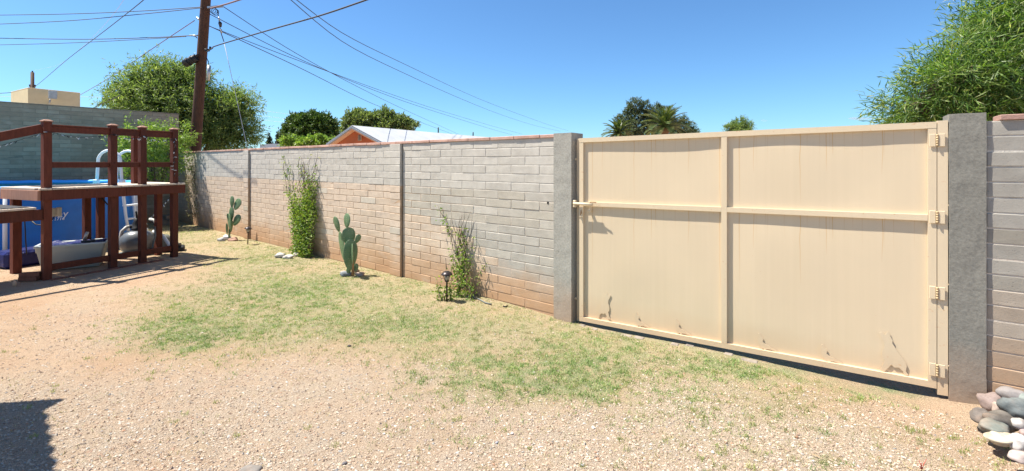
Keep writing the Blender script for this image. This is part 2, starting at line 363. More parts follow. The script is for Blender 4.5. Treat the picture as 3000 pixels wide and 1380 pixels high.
def soil_mat():
    t = NT('sandy_soil'); p = t.pos(); at = t.n('VertexColor', layer_name='col'); sp = t.n('SeparateColor'); t.l(at.outputs[0], sp.inputs[0])
    n1 = t.noise(1.1, 6, p); n2 = t.noise(7, 6, p, .65); n3 = t.noise(70, 5, p, .7); n4 = t.noise(260, 3, p, .7)
    soil = t.ramp(n1, [(.3, (.43, .28, .175)), (.5, (.46, .325, .22)), (.72, (.44, .345, .245))])
    soil = t.mix(t.maprange(n2, .5, .7, 0, .4), soil, (.34, .20, .12))
    thatch = t.ramp(n3, [(.3, (.17, .15, .075)), (.42, (.32, .275, .155)), (.6, (.42, .37, .225)), (.75, (.50, .45, .31))])
    c = t.mix(t.math('MULTIPLY', sp.outputs[0], t.maprange(n2, .25, .6, .35, 1)), soil, thatch)
    green = t.ramp(n3, [(.3, (.12, .14, .06)), (.6, (.30, .32, .17)), (.75, (.38, .37, .22))])
    c = t.mix(t.math('MULTIPLY', t.math('MULTIPLY', sp.outputs[1], t.maprange(n2, .35, .6, .2, 1)), .8), c, green)
    grav = t.ramp(n4, [(.32, (.24, .18, .13)), (.46, (.41, .33, .25)), (.66, (.52, .46, .38))])
    c = t.mix(t.math('MULTIPLY', sp.outputs[2], t.maprange(n2, .3, .6, .3, .9)), c, grav)
    c = t.mix(1.0, c, t.ramp(n4, [(.30, (.55, .52, .50)), (.45, (1, 1, 1)), (.7, (1.15, 1.15, 1.15))]), 'MULTIPLY')
    b = t.bump(n4, .8, .010); b = t.bump(n3, .9, .022, b); t.bump(n2, .5, .04, b)
    return t.done(c, .97, .08)
M_soil = soil_mat()
M_litter = leaf_mat('dry_fallen_leaf', [(0, (.10, .05, .03)), (.5, (.24, .12, .06)), (1, (.42, .28, .16))], .1)
M_red = simple('red_weed_stem', (.45, .04, .03), .6)
M_cloud = None

# ------------------------------------------------------------------ key plan points (metres)
T = Vector((0.782, -0.623, 0)); T.normalize(); N = Vector((-T.y * -1 * -1, 0, 0)); N = Vector((-0.623, -0.782, 0)).normalized()  # wall direction, wall face normal (to the yard)
WL = Vector((-9.26, 12.78, 0)); 
PL = Vector((0.476, 4.966, 0))           # wall meets left gate pillar
T = (PL - WL).normalized(); N = Vector((T.y, -T.x, 0))
WLEN = (PL - WL).length
GLp = Vector((.7054, 4.78, 0)); GRp = Vector((2.955, 3.171, 0)); TG = (GRp - GLp).normalized(); NG = Vector((TG.y, -TG.x, 0))
RW0 = Vector((3.165, 2.995, 0))          # right wall starts
HB = 0.1016; LB = 0.4064; WTOP = 19 * HB

# ------------------------------------------------------------------ ground
def blob(x, y, px0, py0, px1, py1, wpx=1.0):
    """soft ellipse lying on the ground whose photo extent is given"""
    a = G((px0 + px1) / 2, (py0 + py1) / 2); l = G(px0, (py0 + py1) / 2); t_ = G((px0 + px1) / 2, py0); b_ = G((px0 + px1) / 2, py1)
    rx = abs(a.x - l.x); ry = abs(t_.y - b_.y) / 2; cy = (t_.y + b_.y) / 2
    sh = (t_.x - b_.x) / (t_.y - b_.y)
    dx = (x - a.x - sh * (y - cy)) / rx; dy = (y - cy) / ry
    return wpx * np.exp(-(dx * dx + dy * dy) * 1.1)
def green_d(x, y):
    d = blob(x, y, 350, 910, 780, 1055, 1.25) + blob(x, y, 1230, 1030, 1850, 1175, 1.9) + blob(x, y, 1500, 1090, 1860, 1170, .8) + blob(x, y, 600, 800, 1120, 900, .8) + blob(x, y, 850, 900, 1350, 1010, .75)
    d = d + blob(x, y, 1500, 930, 2000, 1040, .75) + blob(x, y, 1950, 1030, 2500, 1130, 1.1) + blob(x, y, 2450, 1100, 2760, 1175, 1.1) + blob(x, y, 560, 720, 1000, 790, .3) + blob(x, y, 330, 840, 620, 900, .35)
    d = d + blob(x, y, 460, 655, 620, 720, .5) + blob(x, y, 2380, 1330, 2480, 1380, .9) + blob(x, y, 1850, 1120, 2450, 1330, .45) + blob(x, y, 1080, 960, 1500, 1060, .4)
    d = d + .30 * sstep(-4.2, -2.8, x + .45 * (y - 5.0)) * sstep(3.5, 4.6, y + .1 * x)
    d = d + blob(x, y, 500, 1270, 640, 1350, .35)+ blob(x, y, 1060, 1240, 1500, 1330, .2)
    n = fbm(x * 1.7, y * 1.7, 3); m = fbm(x * 7, y * 7, 9, 3)
    return np.clip(d * (.45 + 1.3 * n) * (.3 + 1.5 * m) - .06, 0, 1.6)
def straw_d(x, y):
    # fraction of dry thatch; bare towards the left foreground and the front
    px = CX + F * x / np.maximum(y, .5); py = HY + F * EYE / np.maximum(y, .5)
    e1 = sstep(-4.9, -3.0, x + .45 * (y - 5.0))              # bare ground left
    far = sstep(3.3, 4.6, y + .12 * x)                       # fades out in the foreground gravel
    n = fbm(x * 1.3, y * 1.3, 21); m = fbm(x * 5.5, y * 5.5, 33, 3)
    base = 1.05 * far * np.maximum(e1, sstep(7.6, 9.0, y)) + .45 * (1 - far) * sstep(-1.5, 1.5, x) * (1 - .7 * sstep(1.9, 2.6, x))
    return np.clip(base * (.35 + 1.2 * n) * (.4 + 1.2 * m) - .05, 0, 1)
def gravel_d(x, y):
    n = fbm(x * 1.6, y * 1.6, 41)
    near = sstep(4.15, 3.15, y + .30 * np.maximum(x - .9, 0) + .10 * np.maximum(-x - 1.2, 0))
    near = near * (1 - .75 * sstep(1.9, 2.7, x)) + .25 * sstep(5.6, 4.2, y)
    return np.clip((near + blob(x, y, 0, 880, 380, 1050, .3)) * (.4 + 1.1 * n) * (1 - .9 * np.clip(green_d(x, y), 0, 1)) - .06, 0, 1)
def gz(x, y):
    z = .022 * (fbm(x * .9, y * .9, 5) - .5) + .010 * (fbm(x * 5, y * 5, 6, 3) - .5)
    z = z + .13 * sstep(2.75, 3.7, x) * sstep(4.5, 3.5, y) - .035 * np.exp(-((x - .8) ** 2 + (y - 4.8) ** 2) / .5)
    fade = sstep(40, 18, np.hypot(x, y)); return z * fade
def axis(a, b, st, lo, hi):
    mid = np.arange(a, b, st); g = [mid[-1]]; s = st
    while g[-1] < hi: s *= 1.35; g.append(g[-1] + s)
    h = [mid[0]]; s = st
    while h[-1] > lo: s *= 1.35; h.append(h[-1] - s)
    return np.concatenate([np.array(h[1:])[::-1], mid, np.array(g[1:])])
ax = axis(-9.5, 4.6, .05, -900, 900); ay = axis(1.9, 11.5, .045, -60, 1500)
gx, gy = np.meshgrid(ax, ay); zz = gz(gx, gy)
V = np.stack([gx.ravel(), gy.ravel(), zz.ravel()], 1); w = len(ax); h_ = len(ay)
ii = (np.arange(h_ - 1)[:, None] * w + np.arange(w - 1)[None]).ravel(); Fq = np.stack([ii, ii + 1, ii + 1 + w, ii + w], 1)
cols = np.stack([straw_d(gx, gy).ravel(), green_d(gx, gy).ravel(), gravel_d(gx, gy).ravel(), np.ones(gx.size)], 1)
inyard = ((gx - WL.x) * N.x + (gy - WL.y) * N.y).ravel()
cols[:, :3] *= (inyard > -.2)[:, None]
tag(np_mesh('ground', V, Fq, M_soil, smooth=True, cols=cols), 'pinkish sandy ground of the yard', kind='structure')

def in_view(x, y, m=60):
    px = CX + F * x / y; py = HY + F * EYE / y
    return (px > -m) & (px < 3000 + m) & (py < 1380 + m) & (y > 1)
def wall_side(x, y):   # positive in the yard (in front of wall and gate line)
    return (x - WL.x) * N.x + (y - WL.y) * N.y
def scatter(n, dens, xr=(-9.2, 4.4), yr=(2.2, 12.6), bias=0.0):
    # sample more points near the camera where they show larger
    x = rs.uniform(*xr, n); u = rs.uniform(0, 1, n); y = yr[0] + (yr[1] - yr[0]) * u ** (1 + bias)
    k = in_view(x, y) & (wall_side(x, y) > .03) & (rs.uniform(0, 1, n) < dens(x, y)); return x[k], y[k]
def blades(name, x, y, mat, h, w, lean, label, flat=False):
    n = len(x); a = rs.uniform(0, 2 * np.pi, n); hh = h[0] + (h[1] - h[0]) * rs.uniform(0, 1, n) ** 1.6; ww = rs.uniform(*w, n)
    ln = rs.uniform(*lean, n); z = gz(x, y)
    dx = np.cos(a); dy = np.sin(a); b = rs.uniform(0, 2 * np.pi, n) if not flat else a + np.pi / 2
    sx = np.cos(b) * ww / 2; sy = np.sin(b) * ww / 2
    B1 = np.stack([x - sx, y - sy, z - .002 + flat * .006], 1); B2 = np.stack([x + sx, y + sy, z - .002 + flat * .006], 1)
    mx = x + dx * hh * np.sin(ln) * .45; my = y + dy * hh * np.sin(ln) * .45; mz = z + hh * .6 * np.cos(ln * .7)
    M1 = np.stack([mx - sx * .8, my - sy * .8, mz], 1); M2 = np.stack([mx + sx * .8, my + sy * .8, mz], 1)
    Tt = np.stack([x + dx * hh * np.sin(ln), y + dy * hh * np.sin(ln), z + hh * np.cos(ln)], 1)
    V = np.stack([B1, B2, M2, M1, Tt], 1).reshape(-1, 3); i = np.arange(n)[:, None] * 5
    Fq = np.concatenate([i + np.array([[0, 1, 2]]), i + np.array([[0, 2, 3]]), i + np.array([[3, 2, 4]])])
    return tag(np_mesh(name, V, Fq, mat, loc=(0, 5, 0)), label, 'grass', kind='stuff')
def clump(x, y, k, r):
    n = len(x); X = np.repeat(x, k) + rs.normal(0, r, n * k); Y = np.repeat(y, k) + rs.normal(0, r, n * k); q = (wall_side(X, Y) > .02) & (Y > 2); return X[q], Y[q]
def tuft_noise(x, y): return sstep(.35, .75, fbm(x * 22, y * 22, 77, 3))
x, y = scatter(430000, lambda x, y: green_d(x, y) * (.08 + 1.1 * tuft_noise(x, y)) * sstep(.28, .58, fbm(x * 4.2, y * 4.2, 91, 3) + .2 * green_d(x, y)), yr=(2.3, 12.4), bias=.35); x, y = clump(x, y, 5, .012)
blades('green_grass', x, y, M_grassG, (.008, .036), (.002, .005), (.3, 1.3), 'patches of low green grass spreading across the sandy yard')
x, y = scatter(430000, lambda x, y: np.clip(straw_d(x, y) * .55 + green_d(x, y) * .2 + .03, 0, 1) * (.2 + .9 * tuft_noise(x + 5, y)), yr=(2.3, 12.4), bias=.35); x, y = clump(x, y, 4, .018)
blades('dry_grass', x, y, M_grassD, (.008, .032), (.002, .0045), (.7, 1.45), 'thin straw coloured dry grass lying between the green patches')
# scattered pale green tufts in the gravel of the foreground
x, y = scatter(5200, lambda x, y: .03 + .6 * sstep(-1.2, 1.6, x) * sstep(5.2, 4.0, y) * sstep(.3, .6, fbm(x * 2.3, y * 2.3, 61, 3)), yr=(2.3, 5.4)); x, y = clump(x, y, 24, .013)
blades('grass_tufts', x, y, M_grassY, (.01, .038), (.0018, .0036), (.0, .9), 'small upright grass tufts sprouting through the foreground gravel')
print('grass', len(x))

def pebbles(name, x, y, size, mat, label):
    n = len(x); base = np.array([[1, 0, 0], [0, 1, 0], [-1, 0, 0], [0, -1, 0], [0, 0, 1], [0, 0, -1], ], float)
    sc = size[0] + (size[1] - size[0]) * rs.uniform(0, 1, n) ** 4.5
    V = base[None] * (1 + rs.uniform(-.35, .35, (n, 6, 3))) + rs.uniform(-.25, .25, (n, 6, 3)); V[:, :, 2] *= rs.uniform(.4, .8, n)[:, None]
    a = rs.uniform(0, 6.28, n); c, s = np.cos(a)[:, None], np.sin(a)[:, None]
    X = V[:, :, 0] * c - V[:, :, 1] * s; Y = V[:, :, 0] * s + V[:, :, 1] * c
    V = np.stack([X, Y * rs.uniform(.6, 1, n)[:, None], V[:, :, 2]], 2) * sc[:, None, None]
    V += np.stack([x, y, gz(x, y) + sc * .2], 1)[:, None]
    fs = np.array([[0, 1, 4], [1, 2, 4], [2, 3, 4], [3, 0, 4], [1, 0, 5], [2, 1, 5], [3, 2, 5], [0, 3, 5]])
    Fq = (np.arange(n)[:, None, None] * 6 + fs[None]).reshape(-1, 3)
    return tag(np_mesh(name, V.reshape(-1, 3), Fq, mat, loc=(0, 5, 0)), label, 'gravel', kind='stuff')
x, y = scatter(380000, lambda x, y: (gravel_d(x, y) * .8 + .04) * (.3 + fbm(x * 9, y * 9, 51)), yr=(2.2, 7.8), bias=.9)
x, y = clump(x, y, 2, .03)
pebbles('gravel', x, y, (.0018, .0115), M_gravel, 'loose pink and white gravel across the foreground soil')
x, y = scatter(26000, lambda x, y: .22 + 0 * x, yr=(2.3, 8.0), bias=.3)
pebbles('dark_grit', x, y, (.002, .006), M_litter, 'dark grit and bark crumbs scattered over the sand')
# fallen leaves and twigs
def litter():
    x, y = scatter(4200, lambda x, y: .08 + .55 * sstep(.5, 3, x) * sstep(5, 4, y), yr=(2.3, 6.5)); n = len(x)
    L = .010 + .06 * rs.uniform(0, 1, n) ** 2; W = rs.uniform(.002, .007, n); a = rs.uniform(0, 6.28, n); z = gz(x, y) + .006
    d = np.stack([np.cos(a), np.sin(a), rs.uniform(-.1, .25, n)], 1) * (L / 2)[:, None]; s = np.stack([-np.sin(a), np.cos(a), rs.uniform(-.4, .4, n)], 1) * (W / 2)[:, None]
    c = np.stack([x, y, z + .003], 1); m = c + np.array([0, 0, .004])
    V = np.stack([c - d, m + s, c + d, m - s], 1).reshape(-1, 3); Fq = np.arange(n)[:, None] * 4 + np.array([[0, 1, 2, 3]])
    tag(np_mesh('leaf_litter', V, Fq, M_litter, loc=(0, 5, 0)), 'curled dry brown leaves and twigs strewn over the gravel', 'leaf litter', kind='stuff')
litter()

# ------------------------------------------------------------------ block walls
def block_mesh(i, L=LB - .007, H=HB - .008, D=.10):
    r = random.Random(i); b = MB(); b.box((0, 0, 0), (L, D, H), bev=.0035)
    b.v = [(v[0] + r.uniform(-.0012, .0012), v[1] + (r.uniform(-.002, .002) if v[1] < 0 else 0), v[2] + r.uniform(-.0015, .0015)) for v in b.v]
    me = bpy.data.meshes.new('block'); me.from_pydata(b.v, [], b.f); me.materials.append(M_block); return me
BM = [block_mesh(i) for i in range(8)]
def lerp3(a, b, t): return tuple(p + (q - p) * t for p, q in zip(a, b))
def WZ_(px, py, d):
    k = (px - CX) / F; b0 = WL + N * d; t_ = (k * b0.y - b0.x) / (T.x - k * T.y); p = b0 + T * t_; p.z = EYE - (py - HY) / F * p.y; return p
def masonry(root, start, tdir, ndir, spans, courses, colour, first_n, frame_test=None, core_mat=M_mortar, thick=.15, z0=-.0, part='block'):
    """spans: list of (t0, t1, proud, running bond?) ; individual blocks for those that show largest, others joined"""
    rz = math.atan2(tdir.y, tdir.x); items = []
    for (t0, t1, proud) in spans:
        for k in range(courses):
            off = (LB / 2 if k % 2 else 0) if proud == 0 else 0
            e = t1                       # lay from the right end
            first = LB - off if off else LB
            while e > t0 + .02:
                s_ = max(t0, e - first); first = LB
                if s_ - t0 < .03: s_ = t0
                items.append((s_, e, k, proud)); e = s_
    def px_size(it): 
        c = start + tdir * ((it[0] + it[1]) / 2); return (it[1] - it[0]) / max(c.y, .5) if c.y > 0 else 0
    def vis(it):
        c = start + tdir * ((it[0] + it[1]) / 2); px = CX + F * c.x / max(c.y, .1); return -40 < px < 3060 and (frame_test is None or frame_test(c, z0 + it[2] * HB))
    items.sort(key=lambda it: (not vis(it), -px_size(it) * (1 if it[1] - it[0] > .1 else .6)))
    rr = random.Random(5)
    rest = MB(); rc = []
    for n, it in enumerate(items):
        s_, e, k, proud = it; c = start + tdir * ((s_ + e) / 2) + ndir * (.0 + proud - .05 + rr.uniform(-.0015, .0015)) + Vector((0, 0, z0 + k * HB + HB / 2))
        col = colour((s_ + e) / 2, k, rr)
        if n < first_n:
            o = bpy.data.objects.new(part, BM[rr.randrange(8)]); COL.objects.link(o); o.parent = root; o.location = c - wl(root)
            o.rotation_euler = (0, 0, rz + (math.pi if False else 0)); o.scale = ((e - s_ - .007) / (LB - .007), 1, 1); o.color = (*col, 1)
        else:
            n0 = len(rest.v); rest.box(c, (e - s_ - .007, .10, HB - .008), rz=rz, bev=.0035); rc += [(*col, 1)] * (len(rest.v) - n0)
    if rest.v:
        V = np.array(rest.v); me = bpy.data.meshes.new(part + '_work'); off = wl(root)
        me.from_pydata([tuple(Vector(v) - off) for v in rest.v], [], rest.f); ca = me.color_attributes.new('col', 'FLOAT_COLOR', 'POINT')
        ca.data.foreach_set('color', np.array(rc, np.float32).ravel()); me.materials.append(M_blockA)
        o = bpy.data.objects.new('far_blocks', me); COL.objects.link(o); o.parent = root; o['kind'] = 'stuff'
    # mortar core, set back a little behind the block faces
    for j, (t0, t1, proud) in enumerate(spans):
        b = MB(); H = courses * HB; c = start + tdir * ((t0 + t1) / 2) + ndir * (proud - thick / 2 - .0028) + Vector((0, 0, z0 + H / 2 - .05))
        b.box(c, (t1 - t0, thick, H + .1 - .002 * (proud > 0) - .003), rz=rz); b.build('mortar', core_mat, root)

TP1 = (Vector((-1.602, 6.62, 0)) - WL).dot(T); TP2 = (Vector((-5.73, 9.91, 0)) - WL).dot(T)
grey = (.44, .412, .365); tan = (.53, .425, .325); brown = (.39, .355, .295); cool = (.385, .362, .32); orange = (.50, .33, .205)
def wall_colour(t, k, r):
    c0 = 18 - k      # course from the top
    f = r.uniform(.955, 1.045)
    if c0 < 6: c = lerp3(grey, (.46, .43, .382), r.random())
    elif t > TP1:
        px = t - WLEN
        lim = {10: -1.95, 11: -1.6, 12: -1.25, 13: -1.15, 14: -1.0, 15: -.85, 16: -.62, 17: -.36, 18: 9}.get(c0, -9)
        if c0 < 10: c = lerp3(brown, grey, r.random() * .8)
        elif px > lim: c = lerp3(cool, brown, r.random() * .4)
        else: c = lerp3(tan, (.50, .41, .325), r.random())
    else: c = lerp3(tan, (.51, .415, .33), r.random()) if r.random() < .96 else (.49, .435, .36)
    if c0 > 15: c = lerp3(c, orange, .35 if px_safe(t) else .45)
    return tuple(a * f * 1.1 for a in c)
def px_safe(t): return t > WLEN - .4
wall = empty('block_wall', WL, 'long sunlit block wall, grey above and tan below, left of the metal gate', 'wall')
PW = .25
spans = [(-.3, TP2 - PW, 0), (TP2 + .015, TP1 - PW, 0), (TP1 + .015, WLEN - .012, 0)]
masonry(wall, WL, T, N, spans, 19, wall_colour, 290)
for tp in (TP1, TP2):
    masonry(wall, WL, T, N, [(tp - PW, tp, .04)], 19, wall_colour, 19, part='pilaster_block')
    b = MB(); b.box(WL + T * (tp + .0075) + N * (-.03) + Vector((0, 0, WTOP / 2)), (.015, .05, WTOP), rz=math.atan2(T.y, T.x)); b.build('control_joint', M_hole, wall)
# red cap bricks
t = -.3; LC = .37; rzw = math.atan2(T.y, T.x)
capm = bpy.data.meshes.new('cap_brick'); b = MB(); b.box((0, 0, 0), (LC - .006, .175, .036), bev=.004); capm.from_pydata(b.v, [], b.f); capm.materials.append(M_cap)
while t < WLEN - .03:
    e = min(t + LC, WLEN - .003)
    o = bpy.data.objects.new('cap_brick', capm); COL.objects.link(o); o.parent = wall
    o.location = WL + T * ((t + e) / 2) - N * (.075 + rnd.uniform(-.004, .004)) + Vector((0, 0, WTOP + .019 + rnd.uniform(-.002, .002))) - wl(wall)
    o.rotation_euler = (0, rnd.uniform(-.004, .004), rzw + rnd.uniform(-.006, .006)); o.scale = ((e - t) / LC, 1, 1); t = e

b = MB(); b.box(WZ_(1605, 594, .001), (.022, .006, .026), rz=math.atan2(T.y, T.x), bev=.002); b.build('chipped_hole', M_hole, wall)
# right wall
TR = TG; NR = NG; rwall = empty('block_wall', RW0, 'short stretch of grey and tan block wall right of the gate, rocks at its foot', 'wall')
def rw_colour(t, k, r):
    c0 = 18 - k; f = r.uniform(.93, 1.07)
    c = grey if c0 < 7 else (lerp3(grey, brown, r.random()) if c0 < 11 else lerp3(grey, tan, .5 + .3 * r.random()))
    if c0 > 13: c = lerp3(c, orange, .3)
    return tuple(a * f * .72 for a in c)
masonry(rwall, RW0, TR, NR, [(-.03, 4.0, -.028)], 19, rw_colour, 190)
t = .03
while t < 4:
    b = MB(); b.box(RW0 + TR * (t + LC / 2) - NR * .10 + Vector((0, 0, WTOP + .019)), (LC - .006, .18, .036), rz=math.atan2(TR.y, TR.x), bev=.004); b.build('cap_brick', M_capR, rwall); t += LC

# tall neighbour wall
TW0 = Vector((-9.54, 13.05, 0)); TW1 = Vector((-11.73, 10.44, 0)); TT = (TW0 - TW1).normalized(); NT_ = Vector((TT.y, -TT.x, 0))
TLEN = 9.0; TWS = TW0 - TT * TLEN
tw = empty('block_wall', TWS, 'tall shaded dark grey block wall behind the swimming pool and wooden deck', 'wall')
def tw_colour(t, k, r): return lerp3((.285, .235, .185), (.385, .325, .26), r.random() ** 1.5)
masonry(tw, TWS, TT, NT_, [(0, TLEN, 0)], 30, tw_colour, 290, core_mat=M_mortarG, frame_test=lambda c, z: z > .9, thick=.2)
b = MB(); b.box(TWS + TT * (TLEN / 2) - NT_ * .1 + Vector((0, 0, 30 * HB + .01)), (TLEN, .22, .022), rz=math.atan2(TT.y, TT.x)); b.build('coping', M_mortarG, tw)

# ------------------------------------------------------------------ gate pillars
def rough_pillar(name, a, b, depth, z0, z1, mat, label, tdir, ndir, seed, subs=(10, 8, 60)):
    L = (b - a).length; bm = bmesh.new(); V = []; nx, ny, nz = subs
    root = a + tdir * (L / 2) - ndir * (depth / 2)
    mb = MB()
    def pt(u, v, w):
        p = a + tdir * (L * u) - ndir * (depth * v) + Vector((0, 0, z0 + (z1 - z0) * w))
        e = Vector((u - .5, v - .5, 0)); 
        q = mnoise.noise_vector(p * 9 + Vector((seed, 0, 0))) * .0022 + mnoise.noise_vector(p * 34) * .0007
        return p + q
    def grid(f, n1, n2):
        vs = [f(i / n1, j / n2) for j in range(n2 + 1) for i in range(n1 + 1)]
        fs = [(j * (n1 + 1) + i, j * (n1 + 1) + i + 1, (j + 1) * (n1 + 1) + i + 1, (j + 1) * (n1 + 1) + i) for j in range(n2) for i in range(n1)]; mb.add(vs, fs, False)
    grid(lambda u, w: pt(u, 0, w), nx, nz); grid(lambda u, w: pt(1, u, w), ny, nz); grid(lambda u, w: pt(1 - u, 1, w), nx, nz); grid(lambda u, w: pt(0, 1 - u, w), ny, nz); grid(lambda u, v: pt(u, v, 1), nx, ny)
    o = mb.build(name, mat, loc=(root.x, root.y, 0)); return tag(o, label, 'pillar')
pa = PL + N * .04; pa = pa + N * (.035 - (pa + T * .222 - GLp).dot(NG)); pb = pa + T * .222
rough_pillar('gate_pillar', pa, pb, .24, -.06, 1.972, M_conc, 'slim pale concrete pillar between the long block wall and the gate latch', T, N, 1)
qa = GRp + TG * .062 + NG * .01; qb = qa + TG * .180
rough_pillar('gate_pillar', qa, qb, .24, -.05, 1.987, M_concD, 'wide dark grey trowelled concrete pillar at the hinge side of the gate', TG, NG, 5, (14, 10, 90))

# ------------------------------------------------------------------ gate
GW = (GRp - GLp).length; gate = empty('metal_gate', (GLp.x, GLp.y, -.03), 'closed cream painted sheet metal gate with rust runs, between two concrete pillars', 'gate')
def gp(t, Z, d=0.0): return GLp + TG * t + NG * d + Vector((0, 0, Z))
zb = lambda t: -.004 + .084 * t / GW; zt = lambda t: 1.911 + .028 * t / GW; zm = lambda t: 1.224 + .043 * t / GW
TD = .025
def tpx(px):   # distance along the gate whose photo column is px
    k = (px - CX) / F; return (k * GLp.y - GLp.x) / (TG.x - k * TG.y)
tc = tpx(2121); SW = .045
def bar(name, t0, t1, z00, z01, z10, z11, d0=0, d1=-TD):   # quad prism: corners (t0,z00)-(t1,z10) bottom, (t0,z01)-(t1,z11) top
    b = MB(); b.prism([gp(t0, z00, d0), gp(t1, z10, d0), gp(t1, z11, d0), gp(t0, z01, d0)][::-1], NG * (d1 - d0)); return b.build(name, M_gateF, gate)
bar('top_rail', 0, GW, zt(0) - .045, zt(0), zt(GW) - .045, zt(GW), .0, -.04)
bar('bottom_rail', 0, GW, zb(0), zb(0) + .045, zb(GW), zb(GW) + .045, .0, -.04)
for (a_, b_) in ((0, SW), (tc - SW / 2, tc + SW / 2), (GW - SW, GW)):
    bar('stile', a_, b_, zb(a_) + .047, zt(a_) - .047, zb(b_) + .047, zt(b_) - .047, -.001, -.04)
for (a_, b_) in ((SW + .001, tc - SW / 2 - .001), (tc + SW / 2 + .001, GW - SW - .001)):
    bar('middle_rail', a_, b_, zm(a_) - .021, zm(a_) + .021, zm(b_) - .021, zm(b_) + .021, -.001, -.04)
    for lo, hi in ((lambda t: zb(t) + .03, lambda t: zm(t)), (lambda t: zm(t), lambda t: zt(t) - .03)):
        nu, nv = 40, 24; b = MB(); vs = []; n0 = (rnd.uniform(0, 9), 0, 0)
        for j in range(nv + 1):
            for i in range(nu + 1):
                u, v = i / nu, j / nv; tt = a_ + (b_ - a_) * u; z = lo(tt) + (hi(tt) - lo(tt)) * v
                edge = min(1, 6 * min(u, 1 - u)) * min(1, 6 * min(v, 1 - v))
                bulge = edge * .0065 * mnoise.noise(Vector((tt * 1.6, z * 1.5, n0[0]))) + .0004 * edge * mnoise.noise(Vector((tt * 9, z * .8, 3)))
                vs.append(gp(tt, z, -TD - .001 + bulge))
        fs = [(j * (nu + 1) + i, j * (nu + 1) + i + 1, (j + 1) * (nu + 1) + i + 1, (j + 1) * (nu + 1) + i) for j in range(nv) for i in range(nu)]
        b.add(vs, fs, True)
        # object origin at the panel's upper left so the rust runs start under the rail
        o = b.build('sheet_panel', M_gateP, gate)
        top = gp(a_, hi(a_) - .02, 0); R_ = Matrix.Rotation(math.atan2(TG.y, TG.x), 4, 'Z')
        me = o.data; M4 = Matrix.Translation(top - wl(gate)) @ R_; me.transform(M4.inverted()); o.matrix_local = M4
# hinge post, strike post
b = MB(); b.prism([gp(GW + .004, -.0 + .04, -.002), gp(GW + .058, .045, -.002), gp(GW + .058, 1.945, -.002), gp(GW + .004, 1.945, -.002)][::-1], NG * -.04); b.build('hinge_post', M_gateF, gate)
b = MB(); b.prism([gp(-.055, -.03, -.05), gp(-.006, -.03, -.05), gp(-.006, 1.91, -.05), gp(-.055, 1.91, -.05)][::-1], NG * -.03); b.build('strike_post', M_gateF, gate)
for py in (411, 636, 858, 1084):
    Z = EYE - (py - HY) / F * GRp.y; h = MB()
    for s in (-1, 1): h.box(gp(GW + .002 + s * .024, Z, .006), (.034, .005, .088), rz=math.atan2(TG.y, TG.x), bev=.002)
    ho = h.build('hinge', M_gateF, gate)
    k = MB()
    for q in range(5): k.tube([gp(GW + .002, Z - .042 + q * .017, .010), gp(GW + .002, Z - .042 + q * .017 + .0155, .010)],   .0062, 8)
    k.build('knuckle', M_knuck, ho)
for py in (600, 830, 1066):
    Z = EYE - (py - HY) / F * GRp.y; m = MB(); m.box(gp(GW + .066, Z, -.008), (.018, .012, .012), rz=math.atan2(TG.y, TG.x), bev=.003); m.build('weld_tab', M_gateF, gate)
for py in (466, 880):
    Z = EYE - (py - HY) / F * GLp.y; m = MB(); m.box(gp(-.062, Z, -.045), (.02, .015, .022), rz=math.atan2(TG.y, TG.x), bev=.003); m.build('weld_tab', M_gateF, gate)
# latch: slide bolt, keeper, hasp plate, little cup
lz = EYE - (597 - HY) / F * GLp.y
b = MB(); b.box(gp(-.045, lz, .0), (.030, .06, .075), rz=math.atan2(TG.y, TG.x), bev=.004); b.build('latch_keeper', M_gateF, gate)
b = MB(); b.tube([gp(-.05, lz + .004, .035), gp(.17, lz + .002, .035)], .014, 10); b.build('slide_bolt', M_white if False else M_gateF, gate)
b = MB(); b.tube([gp(.13, lz + .01, .03), gp(.15, lz + .028, .04), gp(.20, lz + .03, .05), gp(.215, lz + .026, .05)], .005, 6); b.build('bolt_handle', M_rust, gate)
pl = MB(); pl.box(gp(.028, lz - .085, .014), (.042, .005, .105), rz=math.atan2(TG.y, TG.x), bev=.002); plo = pl.build('hasp_plate', M_gateF, gate)
s = MB(); s.tube([gp(.024, lz - .115, .019), gp(.031, lz - .06, .019), gp(.038, lz - .10, .019)], .0035, 5); s.build('keyhole_mark', M_rust, plo)
b = MB(); b.box(gp(.12, lz - .065, .005), (.03, .035, .022), rz=math.atan2(TG.y, TG.x), bev=.003); b.box(gp(.135, lz - .055, .02), (.012, .02, .05), rz=math.atan2(TG.y, TG.x), bev=.003); b.build('latch_tongue', M_gateF, gate)
# flat metal animal silhouettes welded near the foot of the panels
quail = [(.02, 0), (.05, .05), (.035, .09), (.0, .14), (-.03, .20), (-.035, .27), (-.02, .33), (0, .36), (-.02, .42), (.02, .44), (.045, .40), (.06, .36), (.10, .34), (.11, .29), (.10, .22), (.16, .17), (.24, .14), (.32, .09), (.40, .07), (.47, .02), (.46, -.01), (.36, .03), (.26, .05), (.20, .04), (.17, .01), (.17, -.05), (.14, -.05), (.13, .03), (.09, .03), (.07, -.04), (.04, -.04)]
coyote = [(0, 0), (.06, .02), (.12, .14), (.16, .30), (.12, .34), (.10, .42), (.11, .55), (.16, .68), (.14, .80), (.08, .92), (.04, 1.02), (.10, 1.06), (.17, 1.0), (.24, 1.12), (.27, 1.0), (.33, .88), (.32, .80), (.38, .70), (.45, .56), (.56, .42), (.62, .28), (.60, .12), (.66, .02), (.56, .0), (.54, .10), (.46, .18), (.36, .16), (.30, .22), (.24, .12), (.16, .0)]
